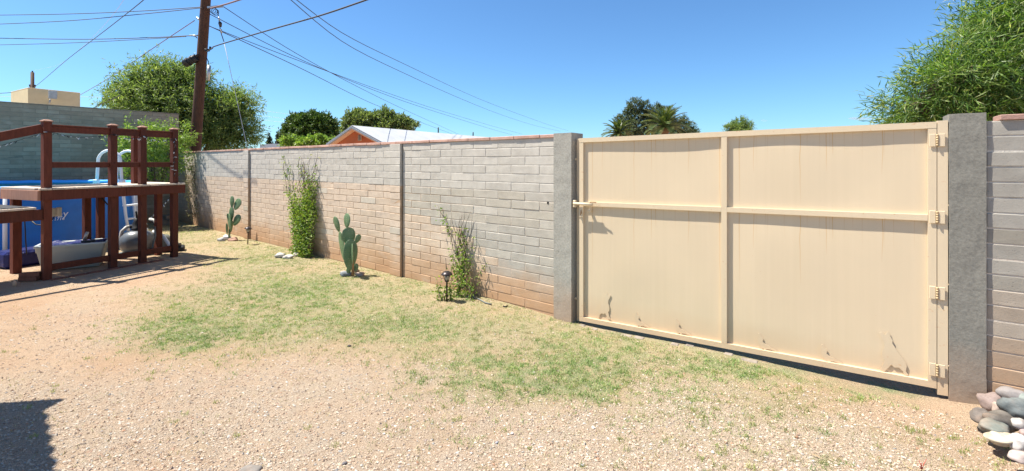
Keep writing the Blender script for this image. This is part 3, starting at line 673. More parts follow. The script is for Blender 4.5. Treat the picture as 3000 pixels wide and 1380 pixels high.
def silhouette(name, shape, pxl, pyb, scale):
    tt = tpx(pxl); k = GLp + TG * tt; Z = EYE - (pyb - HY) / F * k.y; b = MB()
    b.prism([gp(tt + x * scale, Z + y_ * scale, -TD + .008) for x, y_ in shape][::-1], NG * -.003)
    return b.build(name, M_gateF, gate)
for px, py in ((1860, 956), (1978, 978), (2222, 1024), (2408, 1060)): silhouette('bird_silhouette', quail, px, py, .30)
silhouette('coyote_silhouette', coyote, 2570, 1086, .27); silhouette('coyote_silhouette', [(-x, y) for x, y in coyote][::-1], 1790, 938, .24)
# pale concrete strip / stones under the gate
ORD = ['nearest the latch pillar', 'second from the latch pillar', 'third from the latch pillar', 'fourth from the latch pillar', 'fifth from the latch pillar', 'just left of the centre stile', 'below the centre stile', 'just right of the centre stile', 'fourth from the right end', 'third from the right end', 'second from the right end', 'rightmost of the row']
for i in range(16):
    t_ = .05 + i * .155 + rnd.uniform(-.02, .02); c = GLp + TG * t_ + NG * rnd.uniform(-.01, .05); c.z = float(gz(c.x, c.y)) - .007
    sp = MB(); w_ = rnd.uniform(.06, .15); sp.box(c, (w_, rnd.uniform(.05, .08), .03), rz=math.atan2(TG.y, TG.x) + rnd.uniform(-.12, .12), bev=.012)
    if i in (0, 1, 3, 4, 6, 7, 9, 10): tag(sp.build('edging_stone', M_rock), 'pale flat stone sunk under the gate bottom rail, %s' % ORD[i], 'stone', 'pale stones under the gate').color = (.25, .21, .17, 1)

# ------------------------------------------------------------------ rocks
def rock(name, c, size, rz, col, label, group, seed, tilt=0.0, sub=3, jag=.24, cat='rock'):
    bm = bmesh.new(); bmesh.ops.create_icosphere(bm, subdivisions=sub, radius=1)
    for v in bm.verts:
        d = 1 + jag * mnoise.noise(v.co * 1.1 + Vector((seed * 3.1, 0, 0))) * 1.6 + jag * .3 * mnoise.noise(v.co * 3 + Vector((seed, 0, 0)))
        v.co = Vector((math.copysign(abs(v.co.x) ** .85, v.co.x), math.copysign(abs(v.co.y) ** .85, v.co.y), math.copysign(abs(v.co.z) ** .85, v.co.z))) * d
        v.co = Vector((v.co.x * size[0] / 2, v.co.y * size[1] / 2, v.co.z * size[2] / 2))
    for f in bm.faces: f.smooth = True
    me = bpy.data.meshes.new(name); bm.to_mesh(me); bm.free(); me.materials.append(M_rock)
    o = bpy.data.objects.new(name, me); COL.objects.link(o); o.location = c; o.rotation_euler = (0, tilt, rz); o.color = (*col, 1)
    return tag(o, label, cat, group)
PR = 'rocks piled at the foot of the right wall'
rocks = [(945, 462, 235, 175, 2.96, (.34, .26, .235), 'pinkish grey boulder against the right pillar, leftmost of the back rocks'),
 (1150, 385, 240, 135, 2.93, (.30, .27, .26), 'flat grey boulder at the top of the pile against the block wall'),
 (1012, 535, 135, 130, 2.85, (.42, .33, .28), 'small pink round rock tucked beside the big blue grey boulder'),
 (1190, 525, 260, 190, 2.78, (.19, .21, .21), 'large smooth blue grey boulder in the middle of the pile'),
 (1262, 430, 150, 110, 2.88, (.25, .28, .26), 'greenish grey rock behind the blue grey boulder at the photo edge'),
 (815, 612, 200, 120, 2.80, (.22, .19, .17), 'brown grey rock at the far left end of the pile'),
 (1000, 650, 265, 170, 2.72, (.17, .15, .13), 'dark taupe rounded rock leaning on its brown neighbour'),
 (935, 728, 280, 110, 2.66, (.20, .215, .19), 'long flat green grey rock in front of the dark taupe one'),
 (1215, 695, 150, 130, 2.66, (.62, .56, .52), 'white squarish rock under the blue grey boulder'),
 (1000, 842, 270, 95, 2.58, (.66, .56, .42), 'long cream coloured rock nearest the grass'),
 (1200, 885, 180, 155, 2.53, (.62, .58, .55), 'big white round rock at the photo edge'),
 (1262, 790, 80, 80, 2.62, (.52, .38, .36), 'little pink rock between the two white ones at the photo edge'),
 (1225, 1035, 180, 115, 2.42, (.56, .46, .42), 'pinkish white rock lowest in the corner of the photo')]
for i, (cx, cy, w_, h_, z, col, lab) in enumerate(rocks):
    px = 2650 + cx / 3.59; py = 1050 + cy / 3.59; p = AT(px, py, z); s_ = z / F / 3.59; col = tuple(a * .72 for a in col)
    p.z -= 0; rock('rock', p, (w_ * s_ * 1.02, w_ * s_ * .8, h_ * s_ * 1.02), rnd.uniform(-.4, .4), col, lab, PR, i + 1)
for i in range(0):
    px = 3040 + (i % 3) * 90; z = 2.55 + .14 * (i // 3); p = Vector(((px - CX) / F * z, z, .12))
    if (p - RW0).dot(NR) < .1: continue
    rock('rock', p, (.19, .16, .13), i, (.4 + .02 * i, .35, .32), 'grey river rock of the pile beyond the right photo edge', PR, 30 + i)
gR = lambda v: Vector((v.x, v.y, float(gz(v.x, v.y))))
r1 = [((648, 706), .17, .09, (.36, .35, .34), 'grey rock left of the far prickly pear'), ((665, 702), .16, .13, (.60, .56, .55), 'white pointed rock beside the far prickly pear stem'), ((683, 705), .19, .09, (.36, .21, .15), 'reddish brown rock at the right foot of the far prickly pear'),
      ((822, 754), .20, .10, (.42, .40, .37), 'grey angular rock at the left foot of the tall vine'), ((843, 757), .17, .07, (.56, .52, .48), 'flat pale rock in front of the tall vine'), ((870, 750), .12, .09, (.50, .46, .42), 'small tan rock under the leaves of the tall vine'),
      ((1012, 808), .165, .085, (.17, .185, .20), 'dark slate rock left of the near prickly pear stem'), ((1005, 800), .09, .05, (.50, .40, .32), 'small tan rock behind the slate rock'), ((1054, 808), .14, .07, (.33, .25, .20), 'flat brown rock at the right foot of the near prickly pear'), ((1044, 798), .08, .09, (.26, .19, .16), 'small dark round rock behind the near prickly pear stem')]
for i, ((px, py), w_, h_, col, lab) in enumerate(r1):
    p = gR(G(px, py)); p.z += h_ * .3; rock('rock', p, (w_, w_ * .7, h_), rnd.uniform(-.3, .3), col, lab, 'rocks ringing the wall plants', 60 + i, jag=.3)
p = gR(G(735, 1381)); p.x = (735 - CX) / F * p.y; rock('rock', p, (.11, .09, .045), 0, (.20, .18, .16), 'grey rounded stone half buried at the bottom edge of the photo', None, 80)
for i, (px, py, w_, col, lab) in enumerate([(1023, 1014, .035, (.06, .05, .05), 'dark chip of slate lying in the middle of the yard'), (2335, 1283, .022, (.3, .16, .1), 'rust brown pebble among tufts in the right foreground'), (2088, 1327, .022, (.66, .63, .6), 'white pebble in the right foreground gravel'), (1500, 1270, .02, (.68, .62, .58), 'white round pebble at the centre of the foreground gravel'), (1456, 1297, .026, (.25, .25, .27), 'grey pebble in the centre foreground gravel'), (1738, 1254, .024, (.62, .6, .57), 'white pebble pair stone right of the green patch'), (1706, 1363, .02, (.2, .2, .22), 'blue grey pebble near the bottom edge'), (1010, 1360, .03, (.16, .15, .16), 'flat dark stone at the bottom edge of the gravel')]):
    p = gR(G(px, py)); p.z += .004; rock('pebble', p, (w_, w_ * .7, w_ * .5), i, col, lab, 'single pebbles in the foreground', 90 + i, sub=2, cat='pebble')

# ------------------------------------------------------------------ foliage makers
def rdir():
    while True:
        v = Vector((rnd.uniform(-1, 1), rnd.uniform(-1, 1), rnd.uniform(-1, 1)))
        if .05 < v.length < 1: return v.normalized()
def foliage_np(lobes, ntw, nleaf, L, W, mat, name, parent, spread=.25, droop=.0, shell=.55, seed=0, jitter=.9, zmin=None, twig_len=.3, outward=.8):
    """twigs placed in the outer shell of lobes (centre, radii); leaves along each twig"""
    q = np.random.RandomState(seed); vol = np.array([r[0] * r[1] * r[2] for _, r in lobes]) ** .7; pr = vol / vol.sum()
    k = q.choice(len(lobes), ntw, p=pr); C = np.array([list(c) for c, _ in lobes])[k]; Rr = np.array([list(r) for _, r in lobes])[k]
    d = q.normal(0, 1, (ntw, 3)); d /= np.linalg.norm(d, axis=1)[:, None]; rad = (shell + (1 - shell) * q.uniform(0, 1, ntw) ** .6)[:, None] * (1 + .22 * q.normal(0, 1, (ntw, 1)) * .6)
    base = C + d * Rr * rad
    td = d * outward + q.normal(0, .55, (ntw, 3)); td[:, 2] += .15 - droop; td /= np.linalg.norm(td, axis=1)[:, None]
    tl = twig_len * q.uniform(.5, 1.2, ntw)
    u = q.uniform(0, 1, (ntw, nleaf)); P = base[:, None] + td[:, None] * (u * tl[:, None])[..., None] + q.normal(0, spread * .12, (ntw, nleaf, 3))
    P[..., 2] -= droop * .5 * (u * tl[:, None]) ** 2
    ld = td[:, None] * .8 + q.normal(0, jitter, (ntw, nleaf, 3)); ld[..., 2] -= droop; ld /= np.linalg.norm(ld, axis=2)[..., None]
    P = P.reshape(-1, 3); ld = ld.reshape(-1, 3)
    if zmin is not None: kk = P[:, 2] > zmin; P = P[kk]; ld = ld[kk]
    n = len(P); up = q.normal(0, 1, (n, 3)); up[:, 2] += .8; s = np.cross(ld, up); s /= np.linalg.norm(s, axis=1)[:, None] + 1e-6
    LL = L * q.uniform(.6, 1.25, n)[:, None]; WW = W * q.uniform(.7, 1.2, n)[:, None]; nrm = np.cross(s, ld)
    bend = nrm * LL * q.uniform(-.25, .25, (n, 1))
    V = np.stack([P, P + ld * LL * .5 + s * WW / 2 + bend, P + ld * LL + bend * .4, P + ld * LL * .5 - s * WW / 2 + bend], 1).reshape(-1, 3)
    Fq = np.arange(n)[:, None] * 4 + np.array([[0, 1, 2, 3]])
    return np_mesh(name, V, Fq, mat, parent=parent)
def trunk(parent, base, lobes, r0, mat=M_bark, fork=.35, nlimb=None):
    base = Vector(base); top = sum((Vector(c) for c, _ in lobes), Vector()) / len(lobes); f = base + (top - base) * fork
    b = MB(); b.tube([base - Vector((0, 0, .1)), base + (f - base) * .5 + rdir() * r0 * .4, f], [r0 * 1.15, r0, r0 * .85], 10); tr = b.build('trunk', mat, parent)
    for c, r in lobes:
        c = Vector(c); m = f + (c - f) * .5 + rdir() * (c - f).length * .1; b = MB(); b.tube([f, m, c, c + (c - m).normalized() * min(r) * .5 + rdir() * .1], [r0 * .55, r0 * .4, r0 * .22, r0 * .08], 7)
        for _ in range(5): e = c + Vector((rdir().x * r[0], rdir().y * r[1], abs(rdir().z) * r[2])) * .7; b.tube([m + (c - m) * rnd.random(), (m + e) / 2 + rdir() * .1, e], [r0 * .2, r0 * .12, r0 * .04], 5)
        b.build('limb', mat, parent)
def px_lobes(z, lst, depth=.8):
    """photo ellipses (px, py, rx, ry, dz) at distance z -> 3D lobes"""
    out = []
    for px, py, rx, ry, dz in lst: c = AT(px, py, z + dz); s = (z + dz) / F; out.append((c, (rx * s, max(rx, ry) * s * depth, ry * s)))
    return out

# big bushy tree behind the pole (left)
z = 17.0; lb = px_lobes(z, [(400, 270, 55, 60, -.5), (470, 225, 75, 45, 0), (350, 300, 40, 40, 0), (540, 250, 70, 60, .4), (480, 320, 110, 75, -.3), (620, 330, 70, 70, .6), (690, 320, 60, 60, .8), (700, 390, 55, 50, .8), (590, 400, 95, 60, .5), (450, 400, 60, 60, .5)])
c = AT(560, 430, z); tr = empty('sumac_tree', (c.x, c.y + .4, 0), 'large bushy feathery green tree behind the utility pole', 'tree'); trunk(tr, (c.x, c.y + .4, 0), lb, .2)
lb = [(a, tuple(x * .86 for x in b)) for a, b in lb]
foliage_np(lb, 3600, 16, .17, .030, M_leafL, 'crown', tr, seed=1, zmin=1.6, twig_len=.55, droop=.12, outward=1.2)
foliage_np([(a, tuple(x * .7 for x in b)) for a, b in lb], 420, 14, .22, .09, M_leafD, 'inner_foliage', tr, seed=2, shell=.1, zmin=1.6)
# small bright shrub tree in the yard corner
z = 11.6; lb = px_lobes(z, [(440, 420, 60, 55, 0), (390, 400, 42, 36, .1), (500, 430, 45, 60, .2), (450, 480, 70, 35, 0), (380, 460, 35, 50, 0), (520, 390, 30, 35, .2)])
lb = [(c_, (r_[0], min(r_[1], .5), r_[2])) for c_, r_ in lb]
c = AT(470, 600, z); tr = empty('bright_shrub', (c.x, c.y, 0), 'bright lime green shrub rising behind the deck rail in the wall corner', 'shrub'); trunk(tr, (c.x, c.y, 0), lb, .035, fork=.4)
foliage_np(lb, 560, 14, .10, .024, M_leafB, 'crown', tr, seed=3, twig_len=.25, droop=.15)
# hanging vine on the far left end of the wall is lit wall shadowed by this shrub's side shoot
# juniper
z = 34; lb = px_lobes(z, [(910, 385, 60, 45, 0), (880, 370, 38, 32, 0), (945, 375, 38, 34, 0), (915, 352, 32, 18, 0), (862, 400, 30, 35, 0), (965, 400, 22, 35, 0), (890, 415, 50, 30, -.5), (955, 348, 12, 12, 0)])
c = AT(912, 440, z); tr = empty('juniper_tree', (c.x, c.y, 0), 'dark green rounded juniper left of the orange gabled house', 'tree'); trunk(tr, (c.x, c.y, 0), lb, .25)
lb = [(a, tuple(x * .92 for x in b)) for a, b in lb]
foliage_np(lb, 2600, 12, .24, .10, M_leafD, 'crown', tr, seed=4, zmin=2.2, twig_len=.35, shell=.7)
z = 28; lb = px_lobes(z, [(850, 418, 22, 13, 0), (925, 418, 40, 16, 0), (965, 422, 26, 10, 0), (890, 424, 25, 10, 0)])
c = AT(900, 440, z); tr = empty('broadleaf_bush', (c.x, c.y, 0), 'mid green leafy bush showing above the wall at the foot of the juniper', 'bush'); trunk(tr, (c.x, c.y, 0), lb, .1)
foliage_np(lb, 420, 14, .17, .10, M_leafB, 'crown', tr, seed=5, zmin=1.9, twig_len=.3)
for i, (px, pt, rx) in enumerate(((790, 396, 5), (815, 390, 5.5), (826, 372, 4.5))):
    z = 60 + i * 4; top = AT(px, pt, z).z; mid = top / 2; c = AT(px, 478, z); s_ = z / F
    tr = empty('cypress_tree', (c.x, c.y, 0), ['shortest dark slim cypress, leftmost of three above the wall', 'middle slim cypress of three, slightly stouter', 'tallest slim cypress, nearest the juniper'][i], 'tree', 'slim cypresses on the skyline')
    lbb = [((c.x, c.y, top * f_), (rx * s_ * w_, rx * s_ * w_, top * .18)) for f_, w_ in ((.25, .9), (.45, 1), (.62, .95), (.78, .8), (.88, .5))]
    foliage_np(lbb, 420, 10, .22, .10, M_leafC, 'crown', tr, seed=10 + i, twig_len=.25, shell=.5)
    b = MB(); b.tube([(c.x, c.y, -.1), (c.x, c.y, top * .9)], [.12, .03], 6); b.build('trunk', M_bark, tr)
# olive toned tree behind the house
z = 46; lb = px_lobes(z, [(1045, 350, 30, 24, 0), (1080, 358, 45, 22, 0), (1125, 350, 30, 22, 0), (1130, 332, 16, 12, 0), (1160, 365, 30, 18, 0), (1180, 355, 20, 14, 0), (1030, 372, 25, 22, 0), (1200, 372, 22, 12, 0), (1020, 395, 18, 15, 0), (1100, 385, 80, 25, .5)])
c = AT(1100, 440, z); tr = empty('olive_tree', (c.x, c.y, 0), 'pale olive green wide tree behind the white house roof', 'tree'); trunk(tr, (c.x, c.y, 0), lb, .3)
foliage_np(lb, 2600, 12, .30, .11, M_leafO, 'crown', tr, seed=20, zmin=2.5, twig_len=.5, shell=.65)
# pine and palms
z = 62; lb = px_lobes(z, [(1862, 310, 22, 20, 0), (1850, 340, 24, 20, 0), (1895, 318, 16, 18, 0), (1835, 345, 12, 16, 0), (1812, 352, 10, 12, 0), (1925, 322, 12, 16, 0), (1905, 345, 28, 18, 0), (1860, 375, 50, 24, 0), (1955, 335, 20, 18, 0), (2008, 350, 8, 9, 0), (1990, 372, 30, 20, 0), (2025, 372, 10, 10, 0), (1820, 385, 22, 14, 0), (1930, 370, 40, 25, 0), (2020, 388, 25, 8, 0)])
c = AT(1890, 440, z); tr = empty('pine_tree', (c.x, c.y, 0), 'dark clumpy pine rising behind the two palms', 'tree'); trunk(tr, (c.x, c.y, 0), lb, .3, fork=.6)
foliage_np(lb, 1500, 15, .42, .08, M_leafP, 'crown', tr, seed=21, zmin=2.5, twig_len=.45, shell=.3)
z = 30; lb = px_lobes(z, [(2152, 372, 14, 12, 0), (2168, 366, 16, 15, 0), (2188, 371, 14, 12, 0), (2138, 378, 10, 8, 0), (2168, 385, 32, 12, 0)])
c = AT(2168, 440, z); tr = empty('round_bush', (c.x, c.y, 0), 'small bright green bush peeping over the middle of the gate', 'bush'); trunk(tr, (c.x, c.y, 0), lb, .06, fork=.7)
foliage_np(lb, 420, 14, .17, .035, M_leafL, 'crown', tr, seed=22, zmin=2.0, twig_len=.28)
def palm(px, py, z, L, nf, label, seed, tr_r=.3):
    q = random.Random(seed); c = AT(px, py, z); root = empty('palm_tree', (c.x, c.y, 0), label, 'palm tree', 'palms beyond the gate')
    b = MB(); b.tube([(c.x, c.y, -.1), (c.x, c.y, c.z - .2)], [tr_r, tr_r * .9], 12); b.build('trunk', M_frondbase, root)
    b = MB(); b.lathe((c.x, c.y, c.z - .7), [(.1, 0), (tr_r * 1.4, .2), (tr_r * 1.2, .5), (.1, .8)], 12); b.build('frond_boots', M_frondbase, root)
    for i in range(nf):
        az = i * 2.399 + q.uniform(-.2, .2); el = R(86 - 100 * (i / nf) ** .9); ll = L * q.uniform(.85, 1.1); m = 14; pts = []; d0 = el; p = Vector(c)
        for k in range(m):
            pts.append(p.copy()); e = d0 - (k / m) ** 1.4 * R(62); p = p + Vector((math.cos(az) * math.cos(e), math.sin(az) * math.cos(e), math.sin(e))) * (ll / m)
        fb = MB(); fb.tube(pts, [.035 * (1 - k / m) + .006 for k in range(m)], 4)
        for k in range(2, m - 1):
            for sub in (0, .5):
                pp = pts[k].lerp(pts[k + 1], sub); t_ = (pts[k + 1] - pts[k]).normalized(); sd = t_.cross(Vector((0, 0, 1))).normalized(); ls = ll * .16 * math.sin(math.pi * (.12 + .85 * (k + sub) / m)) + .05
                for s_ in (-1, 1):
                    tip = pp + (sd * s_ * .75 + t_ * .65 + Vector((0, 0, .22))).normalized() * ls; wv = t_ * .045
                    fb.add([pp - wv, pp + wv, tip + wv * .3, tip - wv * .3], [(0, 1, 2, 3)])
        fb.build('frond', M_palm, root)
palm(1948, 372, 40, 2.6, 46, 'large feathery palm whose fronds arch over the gate top', 3)
palm(1812, 392, 40, 1.75, 34, 'smaller palm at the left whose fronds just clear the gate', 8, .22)
# right hand tree with long narrow leaves
z = 5.6; lb = px_lobes(z, [(2980, 110, 110, 80, 0), (2900, 150, 80, 75, -.2), (2840, 230, 90, 65, -.3), (2750, 265, 72, 52, -.2), (2685, 305, 52, 38, -.1), (2760, 330, 110, 35, .1), (2930, 280, 130, 80, 0), (3060, 200, 130, 140, .2), (2900, 70, 45, 35, 0), (3000, 40, 90, 45, 0), (3150, 120, 150, 160, .4), (2850, 350, 150, 40, .2), (2710, 345, 80, 30, .1), (2960, 20, 90, 40, .1), (2790, 200, 60, 50, -.1)])
c = Vector((7.0, 6.0, 0)); tr = empty('willow_leaved_tree', c, 'dense tree with long narrow drooping leaves above the right hand pillar', 'tree'); trunk(tr, c, lb, .14)
lb = [(a, tuple(x * .90 for x in b)) for a, b in lb]
foliage_np(lb, 2300, 18, .155, .0125, M_leafR, 'crown', tr, seed=30, zmin=1.75, twig_len=.42, droop=.15, shell=.5, jitter=.65, outward=1.1)
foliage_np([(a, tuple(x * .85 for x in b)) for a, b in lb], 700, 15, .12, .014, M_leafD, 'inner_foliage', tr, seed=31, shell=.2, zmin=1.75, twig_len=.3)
b = MB()
for _ in range(150):
    c_, r_ = lb[rnd.randrange(len(lb))]; d = rdir(); e = c_ + Vector((d.x * r_[0], d.y * r_[1], d.z * r_[2])) * .95; b.tube([c_ + rdir() * .1, (c_ + e) / 2 + rdir() * .04, e], [.008, .005, .002], 4)
b.build('twigs', M_bark, tr)['kind'] = 'stuff'

# ------------------------------------------------------------------ vines on the wall
def vine(root, stems, seed, leafL, mat_leaf, nper=22, leafw=.8, spread=.03, stemr=.0035):
    q = random.Random(seed); sb = MB(); P = []; D = []
    for pts, dens in stems:
        pts = [Vector(p) for p in pts]; sb.tube(pts, [stemr] * (len(pts) - 1) + [stemr * .4], 4)
        for a, b_ in zip(pts[:-1], pts[1:]):
            for _ in range(int(nper * dens * (b_ - a).length / .1)):
                p = a.lerp(b_, q.random()) + Vector((q.gauss(0, spread), q.gauss(0, spread), q.gauss(0, spread))); off = (p - WL).dot(N)
                if off < .012: p += N * (.012 - off + q.random() * .02)
                P.append(p); D.append(Vector((q.gauss(0, 1), q.gauss(0, 1), q.gauss(-.5, .8))) + N * .5)
    sb.build('stems', M_bark, root)
    lb_ = MB()
    for p, d in zip(P, D):
        d.normalize(); s = d.cross(Vector((q.gauss(0, 1), q.gauss(0, 1), q.gauss(0, 1)))).normalized(); L = leafL * q.uniform(.55, 1.2); W = L * leafw * .5; nrm = d.cross(s)
        lb_.add([p, p + d * L * .35 + s * W + nrm * L * .1, p + d * L * .75 + s * W * .6, p + d * L - nrm * L * .1, p + d * L * .75 - s * W * .6, p + d * L * .35 - s * W + nrm * L * .1], [(0, 1, 2, 3), (0, 3, 4, 5)])
    lb_.build('leaves', mat_leaf, root)
def wallpt(px, Z, d=.03):   # a point on the wall face seen in column px
    k = (px - CX) / F; b0 = WL + N * d; t_ = (k * b0.y - b0.x) / (T.x - k * T.y); p = b0 + T * t_; p.z = Z; return p
def WZ(px, py, d=.03):
    p = wallpt(px, 0, d); p.z = EYE - (py - HY) / F * p.y; return p
def wander(px0, py0, px1, py1, d0, d1, n=7, amp=4, seed=0):
    q = random.Random(seed); return [WZ(px0 + (px1 - px0) * i / n + q.gauss(0, amp) * (0 < i), py0 + (py1 - py0) * i / n, d0 + (d1 - d0) * i / n) for i in range(n + 1)]
v1 = empty('climbing_vine', gR(WZ(880, 750, .15)), 'tall narrow leafy vine growing up the wall between the two prickly pears', 'vine')
st = []
for i in range(30):
    x0 = rnd.uniform(858, 905); st.append((wander(x0, 750, rnd.uniform(848, 922), rnd.uniform(545, 640), .22, .06, 6, 6, i), 1.0))
for i in range(10): st.append((wander(rnd.uniform(865, 915), 650, rnd.uniform(880, 928), rnd.uniform(500, 560), .10, .05, 5, 4, 40 + i), .45))
for i in range(14): st.append((wander(rnd.uniform(870, 915), 560, rnd.uniform(870, 934), rnd.uniform(440, 500), .06, .03, 5, 3, 60 + i), .08))
st.append((wander(848, 600, 829, 455, .05, .03, 8, 2, 90), .5)); st.append((wander(850, 560, 848, 485, .05, .03, 5, 2, 91), .4)); st.append((wander(905, 640, 932, 520, .05, .03, 5, 4, 92), .5))
vine(v1, st, 1, .042, M_vine, 14, .62, .035)
v2 = empty('climbing_vine', gR(WZ(1345, 868, .15)), 'sparser shorter vine on the wall behind the nearer garden light', 'vine')
st = []
for i in range(16): st.append((wander(rnd.uniform(1330, 1385), 872, rnd.uniform(1325, 1375), rnd.uniform(720, 780), .20, .06, 6, 5, 100 + i), .9))
for i in range(6): st.append((wander(rnd.uniform(1335, 1365), 760, rnd.uniform(1330, 1370), rnd.uniform(660, 700), .08, .04, 5, 3, 130 + i), .5))
for i in range(9): st.append((wander(1345, 770, rnd.uniform(1315, 1400), rnd.uniform(600, 650), .05, .03, 5, 4, 150 + i), .06))
st += [(wander(1318, 690, 1285, 600, .04, .03, 6, 2, 160), .7), (wander(1330, 740, 1308, 640, .04, .03, 6, 2, 161), .5), (wander(1365, 880, 1420, 775, .08, .03, 6, 2, 162), .8), (wander(1385, 730, 1390, 690, .04, .03, 4, 2, 163), .8)]
for i in range(12): a = gR(G(rnd.uniform(1275, 1325), 880)); st.append(([a, a + Vector((rnd.uniform(-.08, .06), rnd.uniform(-.03, .05), rnd.uniform(.10, .28)))], 1.0))
vine(v2, st, 2, .034, M_vine, 10, .62, .026)
# added thin dry stems in place of the shrub's shadow at the far end
v3 = empty('shadow_stems', gR(WZ(560, 640, .1)), 'added thin dry stems standing in for shrub shadow on the far left end of the sunlit wall', 'vine')
st = [(wander(rnd.uniform(548, 585), 640, rnd.uniform(543, 575), rnd.uniform(450, 500), .12, .05, 8, 4, 200 + i), .32) for i in range(14)]
vine(v3, st, 3, .05, M_shadowStem, 9, .3, .03, .003)

# ------------------------------------------------------------------ prickly pears
def pad(mb, c, w, h, tilt, yaw, th, egg=.35):
    """flattened egg pad; tilt = lean in the picture plane (rad, + right), yaw turns it about its long axis"""
    m = Matrix.Rotation(tilt, 3, 'Y') @ Matrix.Rotation(yaw, 3, 'Z'); n1, n2 = 12, 16; vs = []
    for i in range(n1 + 1):
        a = math.pi * i / n1; zz_ = -math.cos(a); r = math.sin(a) * (1 + egg * zz_ * .6)
        for j in range(n2):
            b = 2 * math.pi * j / n2; x = r * math.cos(b) * w / 2; y_ = r * math.sin(b) * th / 2 * (1.1 - .3 * zz_)
            vs.append(Vector(c) + m @ Vector((x, y_, zz_ * h / 2)))
    fs = [(i * n2 + j, i * n2 + (j + 1) % n2, (i + 1) * n2 + (j + 1) % n2, (i + 1) * n2 + j) for i in range(n1) for j in range(n2)]
    mb.add(vs, fs, True)
def cactus(root, ox, oy, sc, z, pads):
    for (cx, cy, w_, h_, tilt, yaw, dz) in pads:
        px, py = ox + cx / sc, oy + cy / sc; s_ = (z + dz) / F / sc; c = AT(px, py, z + dz); b = MB()
        wy = abs(math.cos(R(yaw)) - c.x / c.y * math.sin(R(yaw))); b_w = w_ * s_ / max(wy, .3)
        pad(b, c, b_w, h_ * s_, R(tilt), R(yaw), .024); o = b.build('pad', M_cact, root)
zc = 6.675; c = G(1030, 808); k2 = empty('prickly_pear', gR(c), 'near prickly pear with big overlapping dark green pads, slate rock at its foot', 'cactus')
cactus(k2, 960, 610, 5.386, zc, [(145, 252, 85, 255, -16, -35, .06), (305, 197, 100, 235, 2, -35, .05), (332, 445, 212, 290, -3, 24, .05), (474, 482, 90, 150, 24, 20, 0), (358, 735, 228, 490, 2, 26, -.05), (392, 720, 62, 330, -2, -68, -.12), (228, 600, 80, 480, -9, -50, .12), (446, 935, 78, 130, 8, 10, .02), (330, 985, 75, 100, 0, 30, -.02)])
b = MB(); b.tube([G(1033, 808) + Vector((0, 0, -.02)), AT(1034, 770, zc - .04), AT(1032, 745, zc - .04)], [.022, .017, .012], 8); b.build('stem', M_cactOld, k2)
zc = 9.79; c = G(673, 703); k1 = empty('prickly_pear', gR(c), 'far slender prickly pear beside the pilaster with paired side pads', 'cactus')
cactus(k1, 630, 560, 6.97, zc, [(348, 218, 88, 240, 2, -20, 0), (455, 268, 128, 250, 26, -20, -.02), (335, 470, 104, 300, 3, -18, 0), (444, 592, 128, 250, 30, -15, -.02), (262, 520, 45, 130, -6, 50, -.02), (295, 630, 74, 350, -6, -40, -.03), (335, 720, 60, 240, 6, 60, 0), (243, 770, 50, 230, -2, 40, .05), (292, 880, 46, 280, 2, 50, 0)])

# ------------------------------------------------------------------ garden lights
def garden_light():
    root = empty('solar_garden_light', (0, 0, 0), 'x', 'garden light', 'solar lights along the wall')
    b = MB(); b.lathe((0, 0, 0), [(.010, 0), (.010, .23), (.013, .235)], 10); b.build('post', M_lamp, root)
    b = MB(); b.lathe((0, 0, .235), [(.018, 0), (.026, .004), (.026, .012), (.018, .016)], 14); b.build('collar', M_lamp, root)
    b = MB()
    for i in range(6):
        for s in (-1, 1):
            pts = [Vector((math.cos(i * math.pi / 3 + s * .55 * f) * (.024 + .022 * f), math.sin(i * math.pi / 3 + s * .55 * f) * (.024 + .022 * f), .245 + .075 * f)) for f in (0, .33, .66, 1)]; b.tube(pts, .0022, 4)
    b.build('cage', M_lamp, root)
    b = MB(); b.lathe((0, 0, .248), [(.016, 0), (.024, .03), (.030, .068)], 14); b.build('lens', M_box, root)
    b = MB(); b.lathe((0, 0, .32), [(.060, -.004), (.070, 0), (.064, .010), (.050, .026), (.036, .034), (.030, .036)], 24); ca = b.build('cap', M_lamp, root)
    b = MB(); b.box((0, 0, .358), (.045, .045, .004), bev=.001); b.build('solar_cell', M_black, ca)
    return root
def copy_tree(o, parent=None):
    c = o.copy(); COL.objects.link(c); c.parent = parent
    for ch in list(o.children): copy_tree(ch, c)
    return c
gl = garden_light(); gl2 = copy_tree(gl)
gl.location = gR(G(1309, 883)); gl['label'] = 'nearer bronze solar garden light in front of the shorter vine'
gl2.location = gR(G(726, 716)); gl2['label'] = 'farther bronze solar garden light next to the slender prickly pear'; gl2.rotation_euler = (.03, .02, .5)
b = MB(); p0 = gR(G(1309, 882)); b.tube([AT(1307, 790, p0.y), AT(1306, 756, p0.y + .05)], .003, 5); b.tube([AT(1309, 790, p0.y + .02), AT(1305, 757, p0.y + .05)], .0025, 5); tag(b.build('dead_twig', M_bark), 'dead forked twig standing behind the nearer garden light', 'twig')
b = MB(); b.tube([gR(G(x_, y_)) + Vector((0, 0, .012)) for x_, y_ in ((1362, 871), (1385, 871), (1402, 878), (1422, 889), (1440, 893))], .008, 8); tag(b.build('garden_hose', M_hoseG), 'end of a grey hose lying at the wall foot under the shorter vine', 'hose')
b = MB(); b.tube([gR(G(x_, y_)) + Vector((0, 0, .01)) for x_, y_ in ((1474, 898), (1482, 899), (1487, 896))], .007, 8); tag(b.build('drip_fitting', M_black), 'short black drip fitting on the soil right of the hose', 'fitting')
